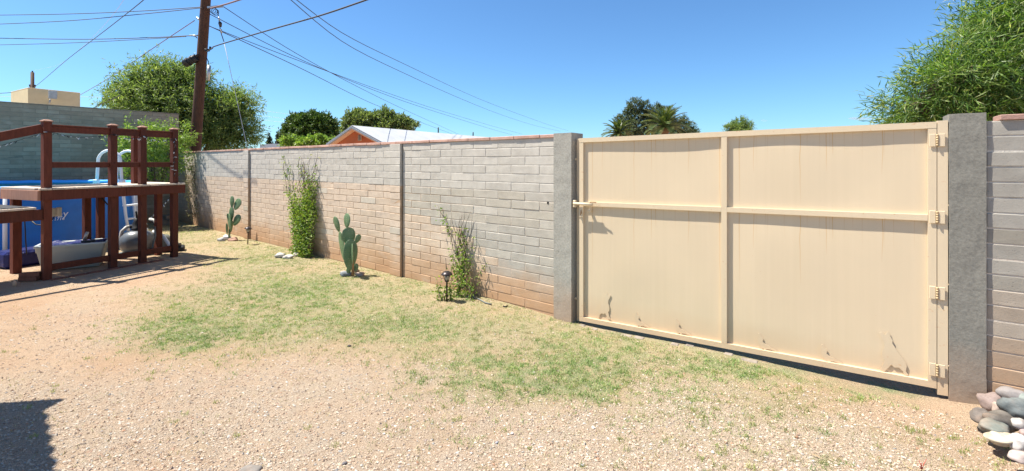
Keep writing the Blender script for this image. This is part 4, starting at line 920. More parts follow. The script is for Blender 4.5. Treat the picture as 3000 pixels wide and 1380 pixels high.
# red weed
b = MB(); w0 = gR(G(2700, 1380))
for dx, dz, k_ in ((-.02, .03, 0), (.03, .06, .01), (0, .045, -.005), (-.012, .055, .004)): b.tube([w0, w0 + Vector((dx * .4, 0, dz * .6)), w0 + Vector((dx, .004, dz))], [.0018, .0015, .0008], 5)
tag(b.build('red_weed', M_red), 'tiny red stemmed weed at the bottom right of the sand', 'weed')

# ------------------------------------------------------------------ deck
U = Vector((.39, .92, 0)).normalized(); Vv = Vector((-U.y, U.x, 0)); rzU = math.atan2(U.y, U.x)
A = Vector((-6.60, 6.46, 0)); DT = 1.30
deck = empty('wooden_deck', A, 'red brown wooden pool deck with post rail and bleached planks', 'deck')
def dk(u, v, Z): return A + U * u + Vv * v + Vector((0, 0, Z))
def spos(px, v=0.0):  # distance along the deck front whose photo column is px
    k = (px - CX) / F; a = A + Vv * v; return (k * a.y - a.x) / (U.x - k * U.y)
PS = .09
def post(u, v, z0, z1, cap=True, w=PS):
    b = MB(); b.box(dk(u, v, (z0 + z1) / 2), (w, w, z1 - z0), rz=rzU, bev=.004); o = b.build('post', M_wood, deck)
    if cap:
        c = MB(); c.box(dk(u, v, z1 + .008), (w + .022, w + .022, .016), rz=rzU, bev=.003)
        q = [dk(u + a * (w / 2 + .008), v + b_ * (w / 2 + .008), z1 + .016) for a, b_ in ((-1, -1), (1, -1), (1, 1), (-1, 1))]; q2 = [dk(u + a * .02, v + b_ * .02, z1 + .034) for a, b_ in ((-1, -1), (1, -1), (1, 1), (-1, 1))]
        c.add(q + q2, [(0, 1, 5, 4), (1, 2, 6, 5), (2, 3, 7, 6), (3, 0, 4, 7), (4, 5, 6, 7)]); c.build('post_cap', M_woodC, o)
    return o
uA = spos(132) ; uB = spos(330); uC = spos(417); uD = spos(510) ; uD2 = spos(519)
for u in (0.0, uB, uC, uD): post(u, 0, -.03, 2.235)
DEND = uD + .14
post(spos(396, .45), .45, DT, 2.15, False); post(uD, .45, -.02, DT - .16, False)
post(.02, .93, -.02, DT - .16, False, .1); post(spos(254, .8), .8, -.02, DT - .16, False); post(spos(294, .8), .8, -.02, DT - .16, False); post(uC, .80, -.02, DT - .16, False)
def plank(name, a, b, w, h, mat, **k): m = MB(); m.beam(a, b, w, h, **k); return m.build(name, mat, deck)
# fascia boards
plank('fascia_board', dk(-.075, -.066, DT - .105), dk(uB + .14, -.066, DT - .105), .036, .145, M_wood); plank('fascia_board', dk(uB + .143, -.066, DT - .105), dk(DEND, -.066, DT - .105), .036, .145, M_wood)
plank('end_fascia', dk(-.095, -.048, DT - .105), dk(-.095, 1.03, DT - .105), .036, .145, M_woodC)
plank('far_fascia', dk(DEND - .02, -.045, DT - .105), dk(DEND - .02, .9, DT - .105), .036, .145, M_wood)
# deck planks run along V
u = -.11; ip = 0
while u < DEND - .02:
    wp = .138; e = min(u + wp, DEND + .01); c0 = (u + e) / 2; v0 = -.09
    vend = 1.03 if c0 < 1.45 else .98
    skip = [x for x in (0, uB, uC, uD) if abs(x - c0) < (e - u) / 2 + .05]
    plank('deck_plank', dk(c0, v0 + rnd.uniform(-.004, .004) if not skip else .048, DT - .016), dk(c0, vend, DT - .016), e - u - .006, .030, M_plank)
    if skip: 
        m = MB(); m.beam(dk(c0, -.09, DT - .016), dk(c0, -.048, DT - .016), e - u - .006, .030); m.build('deck_plank', M_plank, deck)
    u += wp
# rails
segs = [(0, uB), (uB, uC), (uC, uD)]
for a_, b_ in segs:
    plank('top_rail', dk(a_ + .046, .0, 2.135), dk(b_ - .046, .0, 2.135), .038, .088, M_wood); plank('rail_cap', dk(a_ + .046, .006, 2.1925), dk(b_ - .046, .006, 2.1925), .075, .022, M_wood)
    plank('middle_rail', dk(a_ + .046, .0, 1.625), dk(b_ - .046, .0, 1.625), .036, .085, M_wood)
    plank('bottom_rail', dk(a_ + .046, -.0, .165), dk(b_ - .046, -.0, .165), .036, .09, M_wood)
plank('stair_rail', dk(-.046, 0, 2.14), dk(-1.3, 0, 1.72), .038, .12, M_wood)
post(-1.35, 0, -.02, 1.75)
# lower step platform towards the left
LT = 1.02
plank('step_fascia', dk(.0 - .052, -.02, LT - .095), dk(-1.30, -.02, LT - .095), .036, .15, M_wood)
plank('step_fascia', dk(-.13, .0, LT - .095), dk(-.13, .9, LT - .095), .036, .15, M_wood)
u = -.12
while u > -1.3:
    plank('step_plank', dk(u - .066, -.045, LT), dk(u - .066, .95, LT), .130, .030, M_plank); u -= .137
post(-.75, .55, -.02, LT - .17, False); post(-1.25, .5, -.02, LT - .17, False)
# joists and brace
for v in (.25, .6): plank('joist', dk(-.07, v, DT - .105), dk(DEND - .05, v, DT - .105), .036, .13, M_wood)
def mat_on(u0, u1, v0, v1, Z, label):
    nu, nv = 24, 24; b = MB(); vs = []
    for j in range(nv + 1):
        for i in range(nu + 1): vs.append(dk(u0 + (u1 - u0) * i / nu, v0 + (v1 - v0) * j / nv, Z + .004 + .009 * rnd.random() * (i % 2)))
    b.add(vs, [(j * (nu + 1) + i, j * (nu + 1) + i + 1, (j + 1) * (nu + 1) + i + 1, (j + 1) * (nu + 1) + i) for j in range(nv) for i in range(nu)]); b.add([v + Vector((0, 0, -.006)) for v in (vs[0], vs[nu], vs[-1], vs[-1 - nu])], [(0, 1, 2, 3)])
    return tag(b.build('rubber_mat', M_mat), label, 'mat')
mat_on(.1, .95, .15, .85, DT + .001, 'black open weave mat on the upper deck planks'); mat_on(-1.1, -.15, .0, .85, LT + .017, 'black textured mat on the lower step of the deck')
# string lights along the rail
def string_lights():
    q = random.Random(4); root = empty('string_lights', dk(0, -.05, 2.1), 'dark wire string lights with small clear bulbs draped along the deck rail', 'string lights'); pts = []
    for a_, b_ in ((-.9, 0), (0, uB), (uB, uC), (uC, uD)):
        n = 9
        for i in range(n):
            f_ = i / n; base = 2.10 if a_ >= 0 else 2.10 + (a_ + (b_ - a_) * f_) * .31
            pts.append(dk(a_ + (b_ - a_) * f_, -.055, base - .16 * f_ * (1 - f_) * 1.6 + q.uniform(-.012, .012)))
    for i in range(12): pts.append(dk(uD - .03 + q.uniform(-.02, .02), -.055, 2.08 - i * .06))
    b = MB(); b.tube(pts, .0035, 5); b.build('wire', M_black, root)
    for i in range(len(pts) - 1):
        for k in range(2):
            p = pts[i].lerp(pts[i + 1], q.random()); d = Vector((q.uniform(-1, 1), q.uniform(-1, 1), q.uniform(-1.2, .1))).normalized(); b = MB(); b.tube([p, p + d * .018], .004, 5); b.tube([p + d * .018, p + d * .04], [.005, .003], 5); b.build('bulb', M_bulb if q.random() < .7 else M_black, root)
    q = random.Random(9); r2 = empty('string_lights', AT(500, 640, 12.0), 'second string of small lights hanging low against the tall wall past the deck', 'string lights')
    pp = [AT(500 - i * 7, 575 + 9 * i - .2 * i * i, 11.2) for i in range(9)]; b = MB(); b.tube(pp, .005, 4); b.build('wire', M_black, r2)
    for p in pp: b = MB(); b.tube([p, p + Vector((q.uniform(-.03, .03), 0, -.05))], .010, 5); b.build('bulb', M_bulb, r2)
string_lights()
# timer box on the inner post with cable
bx = MB(); c = AT(152, 622, 7.0); bx.box(c, (.11, .07, .13), rz=rzU - 1.3, bev=.006); bx.box(c + Vector((.075, .03, .005)), (.06, .06, .14), rz=rzU - 1.2, bev=.012)
eb = bx.build('power_box', M_box); tag(eb, 'beige plastic outdoor power box under the deck behind the first post', 'power box')
b = MB(); b.tube([AT(90, 645, 6.95), AT(105, 658, 6.95), AT(125, 660, 6.97), AT(148, 650, 6.98), AT(160, 634, 6.99)], .008, 6); b.tube([AT(72, 640, 7.0), AT(75, 700, 7.05), AT(78, 745, 7.05)], .008, 6); tag(b.build('power_cable', M_black), 'black cable looping below the beige power box', 'cable')
# bricks
for i, (px, py, zz_) in enumerate(((88, 822, 0), (91, 812, .058))):
    p = G(px, 822); b = MB(); b.box((p.x, p.y, .03 + zz_), (.22, .10, .056), rz=.15 + .2 * i, bev=.003); tag(b.build('brick', M_brick), ['lower red brick on the ground beside the first deck post', 'upper red brick stacked on the lower one by the first deck post'][i], 'brick', 'stacked bricks')
for i in range(7):
    u = .1 + i * .21; p = dk(u, -.10, -.004); b = MB(); b.box(p, (.19, .09, .03), rz=rzU + rnd.uniform(-.06, .06), bev=.003); tag(b.build('edging_brick', M_brick), 'sunken dull red brick at the deck foot, ' + ['beside the nearest post', 'second from the nearest post', 'just before the second post', 'at the second post', 'between second and third posts', 'at the third post', 'farthest along the deck'][i], 'brick', 'row of edging bricks')
b = MB(); p = G(43, 838); b.lathe((p.x, p.y, 0), [(.02, 0), (.02, .05), (.008, .07), (.008, .09)], 10); tag(b.build('small_bottle', M_trimO), 'tiny amber bottle standing on the dirt left of the bricks', 'bottle')

# ------------------------------------------------------------------ pool
PC = Vector((-10.08, 9.03, 0)); PR_ = 2.0; PH = 1.20
pool = empty('swimming_pool', PC, 'round above ground swimming pool with blue vinyl wall behind the deck', 'swimming pool')
b = MB(); nn = 72; vs = []
for k, (rr_, zz_) in enumerate(((PR_ + .03, 0), (PR_ + .02, .25), (PR_, .6), (PR_ - .01, 1.0), (PR_ - .02, PH))):
    for j in range(nn): a = 2 * math.pi * j / nn; w_ = .012 * math.sin(a * 12) * (1 - abs(zz_ / PH - .5)); vs.append(PC + Vector(((rr_ + w_) * math.cos(a), (rr_ + w_) * math.sin(a), zz_)))
b.add(vs, [(i * nn + j, i * nn + (j + 1) % nn, (i + 1) * nn + (j + 1) % nn, (i + 1) * nn + j) for i in range(4) for j in range(nn)], True); b.build('pool_wall', M_blue, pool)
b = MB(); ring = [PC + Vector(((PR_ - .02) * math.cos(2 * math.pi * j / 60), (PR_ - .02) * math.sin(2 * math.pi * j / 60), PH + .008 * math.sin(j * 3.1))) for j in range(61)]; b.tube(ring, .052, 10, caps=False); b.build('rim', M_blueR, pool)
b = MB(); b.lathe(PC + Vector((0, 0, .0)), [(PR_ - .05, .02), (PR_ - .05, PH - .01)], 60); 
b = MB(); vs = [PC + Vector(((PR_ - .045) * math.cos(2 * math.pi * j / 60), (PR_ - .045) * math.sin(2 * math.pi * j / 60), PH - .13)) for j in range(60)]; b.add(vs, [tuple(range(60))]); b.build('water', M_water, pool)
b = MB(); vs = []
for zz_ in (PH - .14, PH - .02):
    vs += [PC + Vector(((PR_ - .07) * math.cos(2 * math.pi * j / 60), (PR_ - .07) * math.sin(2 * math.pi * j / 60), zz_)) for j in range(60)]
b.add(vs, [(j, 60 + j, 60 + (j + 1) % 60, (j + 1) % 60) for j in range(60)], True); b.build('liner', simple('teal_liner', (.05, .30, .38), .4), pool)
ang0 = math.atan2(AT(14, 600, 7.75).y - PC.y, AT(14, 600, 7.75).x - PC.x)
for i in range(12):
    a = ang0 + i * math.pi / 6; d = Vector((math.cos(a), math.sin(a), 0))
    if i == 1 or i == 2: d = Vector((math.cos(a + .12), math.sin(a + .12), 0))
    b = MB(); b.tube([PC + d * (PR_ + .03) + Vector((0, 0, PH - .03)), PC + d * (PR_ + .10) + Vector((0, 0, 0))], .03, 8); b.build('support_leg', M_white, pool)
def bent_text(s, size, px_right, py_base):
    cu = bpy.data.curves.new('lettering', 'FONT'); cu.body = s; cu.size = size; cu.extrude = .002; cu.align_x = 'RIGHT'; cu.shear = .15
    tmp = bpy.data.objects.new('tmp', cu); COL.objects.link(tmp); dg = bpy.context.evaluated_depsgraph_get(); me = bpy.data.meshes.new_from_object(tmp.evaluated_get(dg)); bpy.data.objects.remove(tmp)
    k = (px_right - CX) / F; z = 8.36; p = Vector((k * z, z, 0)) - PC; a0 = math.atan2(p.y, p.x)
    Zb = EYE - (py_base - HY) / F * z; r = PR_ + .035
    for v in me.vertices: a = a0 + v.co.x / r; v.co = Vector((r * math.cos(a) + (v.co.z) * math.cos(a), r * math.sin(a), Zb + v.co.y)) 
    me.materials.clear(); me.materials.append(M_whitetext); o = bpy.data.objects.new('lettering', me); COL.objects.link(o); o.parent = pool
bent_text('way', .17, 200, 634); bent_text('11716', .075, 178, 643)
# ladder
lad = empty('pool_ladder', (-8.1, 9.4, 0), 'white tubular pool ladder with two curved handrails over the pool edge', 'ladder')
for y_ in (9.2, 9.65):
    x0, x1 = -8.36, -7.90; pts = [Vector((x0 - .03, y_, 1.18)), Vector((x0 - .01, y_, 1.45)), Vector((x0, y_, 1.62))]
    for i in range(1, 10): a = math.pi - math.pi * i / 10; pts.append(Vector(((x0 + x1) / 2 + (x1 - x0) / 2 * math.cos(a), y_, 1.68 + .23 * math.sin(a))))
    pts += [Vector((x1, y_, 1.62)), Vector((x1 + .02, y_, 1.3)), Vector((x1 + .10, y_, .6)), Vector((x1 + .2, y_, .0))]
    b = MB(); b.tube(pts, .027, 10); b.build('handrail', M_white, lad)
    for xx in (x0 - .03, x1 + .03): b = MB(); b.box((xx, y_, 1.26), (.09, .08, .12), bev=.012); b.build('rail_socket', M_white, lad)
for i in range(4): b = MB(); zz_ = .25 + i * .27; xx = -7.7 - (zz_) * .16; b.box((xx, 9.425, zz_), (.09, .45, .03), bev=.005); b.build('step', M_white, lad)

# ------------------------------------------------------------------ things under the deck
tubL = Vector((-7.18, 6.83, 0)); tubR = Vector((-6.50, 7.29, 0)); tu = (tubR - tubL).normalized(); tv = Vector((-tu.y, tu.x, 0)); tub = empty('storage_tub', (tubL + tubR) / 2, 'large pale grey open plastic tub under the deck', 'tub')
tl = (tubR - tubL).length
def tp(a, b_, z): return tubL + tu * (tl / 2 + a * tl / 2) + tv * (.24 + b_ * .24) + Vector((0, 0, z))
def ring_rect(s, z, n=5):
    out = []
    for cx_, cy_, a0 in ((1, 1, 0), (-1, 1, 90), (-1, -1, 180), (1, -1, 270)):
        for i in range(n): a = R(a0 + 90 * i / (n - 1)); rr_ = .12; out.append(tp((cx_ * (1 - rr_ * .6) + math.cos(a) * rr_ * .6) * s, (cy_ * (1 - rr_) + math.sin(a) * rr_) * s, z))
    return out
b = MB(); prof = [(.80, .01), (.93, .29), (.955, .292), (.97, .36), (1.0, .362), (1.01, .392), (.96, .394), (.93, .36), (.78, .03)]; vs = []; 
for s_, z_ in prof: vs += ring_rect(s_, z_)
m_ = 20; b.add(vs, [(i * m_ + j, i * m_ + (j + 1) % m_, (i + 1) * m_ + (j + 1) % m_, (i + 1) * m_ + j) for i in range(len(prof) - 1) for j in range(m_)] + [tuple(range(m_))[::-1]], True); b.build('shell', M_tub, tub)
b = MB(); vs = []; n_ = 14
for j in range(n_ + 1):
    for i in range(n_ + 1): a_, c_ = -1 + 2 * i / n_, -1 + 2 * j / n_; vs.append(tp(a_ * .9, c_ * .88, .37 + .05 * mnoise.noise(Vector((a_ * 2.5, c_ * 2.5, 1))) + .02 * rnd.random()))
b.add(vs, [(j * (n_ + 1) + i, j * (n_ + 1) + i + 1, (j + 1) * (n_ + 1) + i + 1, (j + 1) * (n_ + 1) + i) for j in range(n_) for i in range(n_)], True); tag(b.build('plastic_sheet', M_bag), 'crumpled dark blue plastic sheet filling the grey tub', 'plastic sheet')
b = MB(); b.tube([AT(247, 703, 7.25), AT(256, 680, 7.25)], [.022, .022], 10); tag(b.build('metal_canister', M_galv), 'short silver cylinder sticking up at the back of the tub', 'canister')
b = MB(); b.box(AT(258, 707, 7.3), (.16, .1, .03), bev=.01); tag(b.build('tool_tray', M_black), 'black plastic piece resting on the tub rim', 'tray')
p = AT(60, 720, 7.35); b = MB(); b.box((p.x, p.y, .13), (.5, .4, .26), rz=rzU, bev=.04); tag(b.build('storage_bag', M_bag), 'dark blue bundle on the ground behind the bricks under the step', 'bundle')
# sand filter
fc = Vector(((402 - CX) / F * 8.3, 8.3, 0)); flt = empty('sand_filter', fc, 'round grey pool sand filter tank under the deck with pale hoses', 'pool filter')
b = MB(); b.lathe(fc, [(.14, 0), (.16, .04), (.22, .08), (.255, .16), (.26, .25), (.245, .32), (.20, .385), (.13, .42), (.08, .43)], 32); b.build('tank', M_tank, flt)
b = MB(); b.lathe(fc + Vector((0, 0, .43)), [(.085, 0), (.09, .04), (.07, .05), (.07, .13), (.05, .16), (.05, .22)], 16); b.tube([fc + Vector((-.16, -.03, .50)), fc + Vector((.17, .02, .50))], .032, 10); b.tube([fc + Vector((0, 0, .62)), fc + Vector((.02, -.05, .78))], .015, 6); vlv = b.build('valve', M_black, flt)
b = MB(); b.lathe(fc + Vector((.1, -.06, .66)), [(.03, 0), (.03, .02)], 12); b.build('gauge', M_white, vlv)
b = MB(); b.lathe(fc, [(.30, -.0), (.30, .03), (.2, .05)], 24); b.build('base', M_tank2, flt)
b = MB(); b.tube([AT(382, 663, 8.3), AT(370, 666, 8.2), AT(357, 678, 8.15), AT(353, 700, 8.15), AT(360, 720, 8.15), AT(368, 745, 8.15)], .028, 12); tag(b.build('pool_hose', M_hose), 'pale ribbed hose curving left of the grey filter tank', 'hose', 'pool hoses')
b = MB(); b.tube([AT(440, 642, 8.6), AT(452, 645, 8.5), AT(460, 658, 8.5), AT(463, 680, 8.5)], .026, 12); tag(b.build('pool_hose', M_hose), 'short pale hose arching beside the white ladder leg', 'hose', 'pool hoses')
b = MB(); b.tube([AT(450, 678, 8.3), AT(465, 682, 8.25), AT(480, 694, 8.25), AT(492, 712, 8.25), AT(502, 730, 8.25), AT(508, 745, 8.25)], .028, 12); tag(b.build('pool_hose', M_white), 'white hose sloping to the ground right of the filter', 'hose', 'pool hoses')
b = MB(); b.tube([AT(453, 664, 8.0), AT(455, 690, 7.95), AT(448, 720, 7.95), AT(437, 745, 7.9)], .014, 8); tag(b.build('green_hose', M_hoseG), 'thin grey green hose hanging in front of the filter tank', 'hose')
pc = Vector(((470 - CX) / F * 8.55, 8.55, 0)); pmp = empty('filter_pump', pc, 'smaller olive grey pump canister right of the sand filter', 'pump')
b = MB(); b.lathe(pc, [(.15, 0), (.17, .05), (.17, .22), (.13, .29), (.06, .31)], 24); b.build('canister', M_tank2, pmp); b = MB(); b.lathe(pc + Vector((-.03, 0, .3)), [(.05, 0), (.05, .12), (.03, .13)], 12); b.build('inlet', M_tank2, pmp)
b = MB(); b.box((pc.x + .25, pc.y - .0, .05), (.34, .25, .09), rz=.6, bev=.02); b.box((pc.x + .30, pc.y - .02, .12), (.16, .13, .06), rz=.3, bev=.02); tag(b.build('black_pump_cover', M_black), 'low black cover lying beside the pump behind the last deck post', 'cover')
for i, (px, py, w_, h_) in enumerate(((487, 633, .22, .14), (493, 622, .2, .12), (468, 640, .2, .1))):
    p = AT(px, py, 12.2); b = MB(); b.box((p.x, p.y, h_ / 2 + (.14 if i == 1 else 0)), (w_, .2, h_), rz=.9 + i * .3, bev=.008); tag(b.build('concrete_block', M_mortarG), ['lower grey concrete block at the foot of the tall wall', 'upper grey block stacked by the tall wall', 'leftmost grey concrete lump by the tall wall'][i], 'block', 'loose blocks by the tall wall')
b = MB(); b.tube([dk(.95, .7, 1.1), dk(1.05, .7, .95), AT(345, 600, 8.0), AT(322, 650, 7.9)], .010, 6); tag(b.build('power_cable', M_black), 'black cable slanting down under the deck to the filter', 'cable')

# ------------------------------------------------------------------ utility pole and wires
pz = 13.3; p0 = AT(572, 440, pz); p1 = AT(603, 0, pz); d = (p1 - p0) / (p1.z - p0.z); base = p0 - d * p0.z; top = p0 + d * (9.4 - p0.z)
pole = empty('utility_pole', base, 'tall brown wooden utility pole leaning slightly right behind the wall', 'utility pole')
b = MB(); n_ = 24; b.tube([base + (top - base) * (i / n_) for i in range(n_ + 1)], [.152 - .038 * i / n_ for i in range(n_ + 1)], 18); b.build('shaft', M_pole, pole)
b = MB(); b.beam(AT(608, 22, pz - .1), AT(653, 18, pz - .1), .05, .06); b.build('bracket', M_galv, pole)
b = MB(); b.tube([AT(556, 104, pz), AT(580, 104, pz)], .02, 6); b.tube([AT(576, 52, pz), AT(588, 60, pz)], .03, 6); b.build('clamp', M_galv, pole)
b = MB(); b.tube([AT(613, 192, pz - .15), AT(609, 236, pz - .15)], .045, 12); b.build('conduit_box', M_galv, pole)
b = MB(); b.tube([AT(605, 168, pz - .1), AT(610, 180, pz - .15), AT(612, 192, pz - .15)], .01, 6); b.build('riser_wire', M_black, pole)
b = MB(); b.box(AT(607, 147, pz - .12), (.12, .08, .07), bev=.01); b.box(AT(616, 141, pz - .12), (.05, .05, .09), bev=.01); b.build('cable_clamp', M_black, pole)
b = MB()
for k in range(3): b.tube([AT(624 + 9 * math.cos(a / 14 * 6.28 + k) + k * 4, 30 + 9 * math.sin(a / 14 * 6.28 + k) + 3 * k, pz - .1 + .02 * k) for a in range(15)], .008, 5)
b.build('wire_coil', M_wire, pole)
b = MB(); b.tube([AT(541, 187, pz - .2), AT(576, 168, pz - .2)], [.11, .10], 12); b.tube([AT(538, 182, pz - .2), AT(580, 160, pz - .2)], .03, 8)
for f_ in (.3, .7): c_ = AT(541 + 35 * f_, 187 - 19 * f_, pz - .2); e_ = (AT(576, 168, pz) - AT(541, 187, pz)).normalized(); b.tube([c_ - e_ * .02, c_ + e_ * .02], .12, 12)
tag(b.build('splice_case', M_black), 'black cylindrical splice case hanging on the cable left of the pole', 'splice case')
def wire(pts, r, label, mat=M_wire, name='overhead_wire', n=28):
    P = [Vector((x_, y_, 1 / z_)) for x_, y_, z_ in pts]; out = []
    m = len(P)
    for i in range(m - 1):
        a, b_, c_, d_ = P[max(i - 1, 0)], P[i], P[i + 1], P[min(i + 2, m - 1)]
        for k in range(n // (m - 1) + (i == m - 2)):
            t = k / (n // (m - 1)); q = ((2 * b_) + (c_ - a) * t + (2 * a - 5 * b_ + 4 * c_ - d_) * t * t + (3 * b_ - a - 3 * c_ + d_) * t ** 3) * .5
            out.append(AT(q.x, q.y, 1 / q.z))
    w = MB(); w.tube(out, r, 5); return tag(w.build(name, mat), label, 'wire', 'overhead wires')
wire([(-60, 45, 17), (200, 41, 15.5), (420, 32, 14.2), (640, 17, 13.2)], .012, 'topmost wire running from the left photo edge to the pole')
wire([(-60, 73, 17), (200, 61, 15.5), (420, 41, 14.2), (592, 23, 13.1)], .012, 'second wire from the top left of the pole, converging with the topmost one')
wire([(-60, 111, 17), (250, 115, 15.5), (470, 109, 14.0), (560, 105, 13.3), (578, 112, 13.3)], .013, 'level black wire meeting the pole at its left clamp')
wire([(-60, 133, 17), (200, 126, 15.5), (420, 115, 14.2), (545, 107, 13.3)], .010, 'thin lower wire of the level pair left of the pole')
wire([(38, 293, 30), (105, 252, 26), (200, 172, 20), (320, 80, 15), (425, -4, 11), (470, -50, 10)], .011, 'twisted service wire climbing from the far short pole to the top edge')
wire([(100, 206, 60), (180, 185, 45), (260, 120, 28), (330, 45, 18), (375, -20, 14)], .006, 'faint thin wire beside the twisted service wire', M_wireL)
wire([(225, 284, 24), (330, 222, 19), (450, 140, 15.5), (570, 60, 13.3)], .012, 'reddish cable slanting from the cream roof block up to the pole', M_wireR)
wire([(278, 314, 13.8), (315, 297, 13.6), (352, 280, 13.4)], .012, 'short dark cable between the tall wall and the bushy tree')
wire([(614, 25, 13.2), (660, 13, 12.6), (710, -3, 12)], .022, 'thick short cable leaving the pole up to the right', M_wireR)
wire([(606, 152, 13.1), (622, 142, 13), (640, 132, 12.8), (800, 85, 10.5), (950, 42, 9), (1090, -6, 8)], .016, 'thick cable rising right from the pole clamp to the top edge')
wire([(655, 20, 13.3), (860, 152, 17), (1099, 280, 26), (1360, 401, 60)], .011, 'uppermost of the wires descending right from the pole bracket')
wire([(612, 40, 13.3), (860, 165, 17), (1137, 280, 25), (1400, 366, 42), (1500, 395, 60)], .011, 'wire descending right from the pole to behind the orange house roof')
wire([(604, 72, 13.3), (860, 190, 17), (1040, 280, 24), (1135, 321, 30), (1347, 401, 60)], .012, 'lowest wire descending right from the pole over the white roof')
wire([(604, 73, 13.3), (860, 172, 16), (1186, 290, 26), (1400, 357, 42), (1530, 393, 60)], .010, 'long shallow wire from the pole ending above the slim pillar')
wire([(835, -15, 9), (1000, 120, 12), (1200, 222, 18), (1400, 310, 30), (1540, 360, 45), (1642, 385, 60)], .009, 'left of the two long wires sweeping from the top edge to the slim pillar')
wire([(850, -15, 9), (1000, 95, 12), (1200, 195, 18), (1400, 288, 30), (1591, 360, 45), (1665, 383, 60)], .009, 'right of the two long wires sweeping from the top edge to the slim pillar')
for i, (a_, b_) in enumerate(((322, 352), (338, 362), (350, 372), (372, 392))): wire([(755, a_, 90), (880, (a_ + b_) / 2 + 2, 90), (1010, b_, 90)], .02, ['highest', 'second', 'third', 'lowest'][i] + ' of four faint distant wires left and right of the juniper', M_wireL)
# guy wire with insulator
guy = empty('guy_wire', AT(727, 440, 13.2), 'pale guy wire with strain insulator slanting from the pole to the wall', 'guy wire')
b = MB(); b.tube([AT(637, 30, 13.2), AT(641, 55, 13.1), AT(646, 92, 13.1), AT(656, 122, 13.1)], .012, 6); b.build('upper_strand', M_wire, guy)
b = MB(); b.tube([AT(656, 122, 13.1), AT(680, 230, 13.1), AT(727, 445, 13.2), AT(745, 530, 13.25)], .008, 6); b.build('lower_strand', M_wireL, guy)
b = MB(); b.tube([AT(644, 64, 13.1), AT(645, 68, 13.1), AT(646, 79, 13.1)], [.03, .05, .03], 10); b.build('insulator', M_lamp, guy)
b = MB(); b.tube([AT(641, 50, 13.1), AT(643, 61, 13.1)], .022, 8); b.tube([AT(648, 86, 13.1), AT(649, 97, 13.1)], .022, 8); b.build('turnbuckle', M_galv, guy)

# ------------------------------------------------------------------ houses and far things
gz0 = 26.0; pk = AT(1045, 371, gz0); le = AT(978, 422, gz0 + .3); re = AT(1132, 416, gz0 - 1.5)
rdg = AT(1420, 403, 37.0); dirR = (rdg - pk); dirR.z = 0; ax_ = (le - re); ax_.z = 0; ax_.normalize()
perp = Vector((dirR.y, -dirR.x, 0)).normalized()      # towards the right/front eave
W2 = 2.6; drop = .95; L_ = dirR.length
house = empty('house', pk - Vector((0, 0, pk.z)), 'orange stucco house with low gable and long white roof beyond the wall', 'house')
dr = dirR.normalized(); 
P0 = Vector((pk.x, pk.y, 0)); zt_ = pk.z
def hp(a, p_, z_): return P0 + dr * a + gperp * p_ + Vector((0, 0, z_))
gperp = Vector((1, -.12, 0)).normalized(); gl_ = -1.45; gr_ = 1.7
zl = AT(978, 420, gz0).z; zr = AT(1132, 416, gz0).z
b = MB(); b.prism([P0 + gperp * gl_ * .9 + Vector((0, 0, 0)), P0 + gperp * gr_ * .9, P0 + gperp * gr_ * .9 + Vector((0, 0, zr + .05)), P0 + Vector((0, 0, zt_ - .13)), P0 + gperp * gl_ * .9 + Vector((0, 0, zl + .05))], dr * L_); b.build('wall', M_stucco, house)
for s_, e_, zz_ in ((0, gl_, zl), (0, gr_, zr)):
    o1 = P0 - dr * .35; a_ = o1 + Vector((0, 0, zt_)); c_ = o1 + gperp * e_ * 1.05 + Vector((0, 0, zz_ - .06)); up = Vector((0, 0, .05))
    b = MB(); b.prism([a_, c_, c_ + up, a_ + up], dr * (L_ + .7)); b.build('roof', M_roof, house)
    b = MB(); dn = Vector((0, 0, -.02)); b.prism([a_ + dn, c_ + dn, c_ + dn - Vector((0, 0, .09)), a_ + dn - Vector((0, 0, .09))], dr * -.03); b.build('barge_board', M_trim, house)
    b = MB(); b.prism([a_ + dn * 6 + dr * .02, c_ + dn * 6 + dr * .02, c_ + dn * 10 + dr * .02, a_ + dn * 10 + dr * .02], dr * .3); b.build('soffit', M_trimO, house)
# gable vent with louvres
vc = AT(1054, 404, gz0 - .15); b = MB(); b.box(vc, (.20, .04, .34), bev=.004); vn = b.build('gable_vent', M_trimO, house)
for k in range(5): b = MB(); b.box(vc + Vector((0, -.035, -.13 + k * .065)), (.17, .03, .022)); b.build('louvre', M_black, vn)
for i, (px, a_, b_, z_) in enumerate(((1284, 373, 388, 33), (1386, 387, 400, 36))):
    m = MB(); m.tube([AT(px, b_ + 6, z_), AT(px, a_, z_)], .045, 8); m.build('vent_pipe', M_black, house)
# far low roofs
p = AT(800, 424, 55); b = MB(); b.prism([p + Vector((-1.6, 0, -2)), p + Vector((1.6, 0, -2)), p + Vector((1.6, 0, .05)), p + Vector((.1, 0, .14)), p + Vector((-1.6, 0, -.0))], (0, 5, 0)); fh = b.build('distant_house', M_trim); tag(fh, 'pale blue low roof just showing left of the three cypresses', 'house')
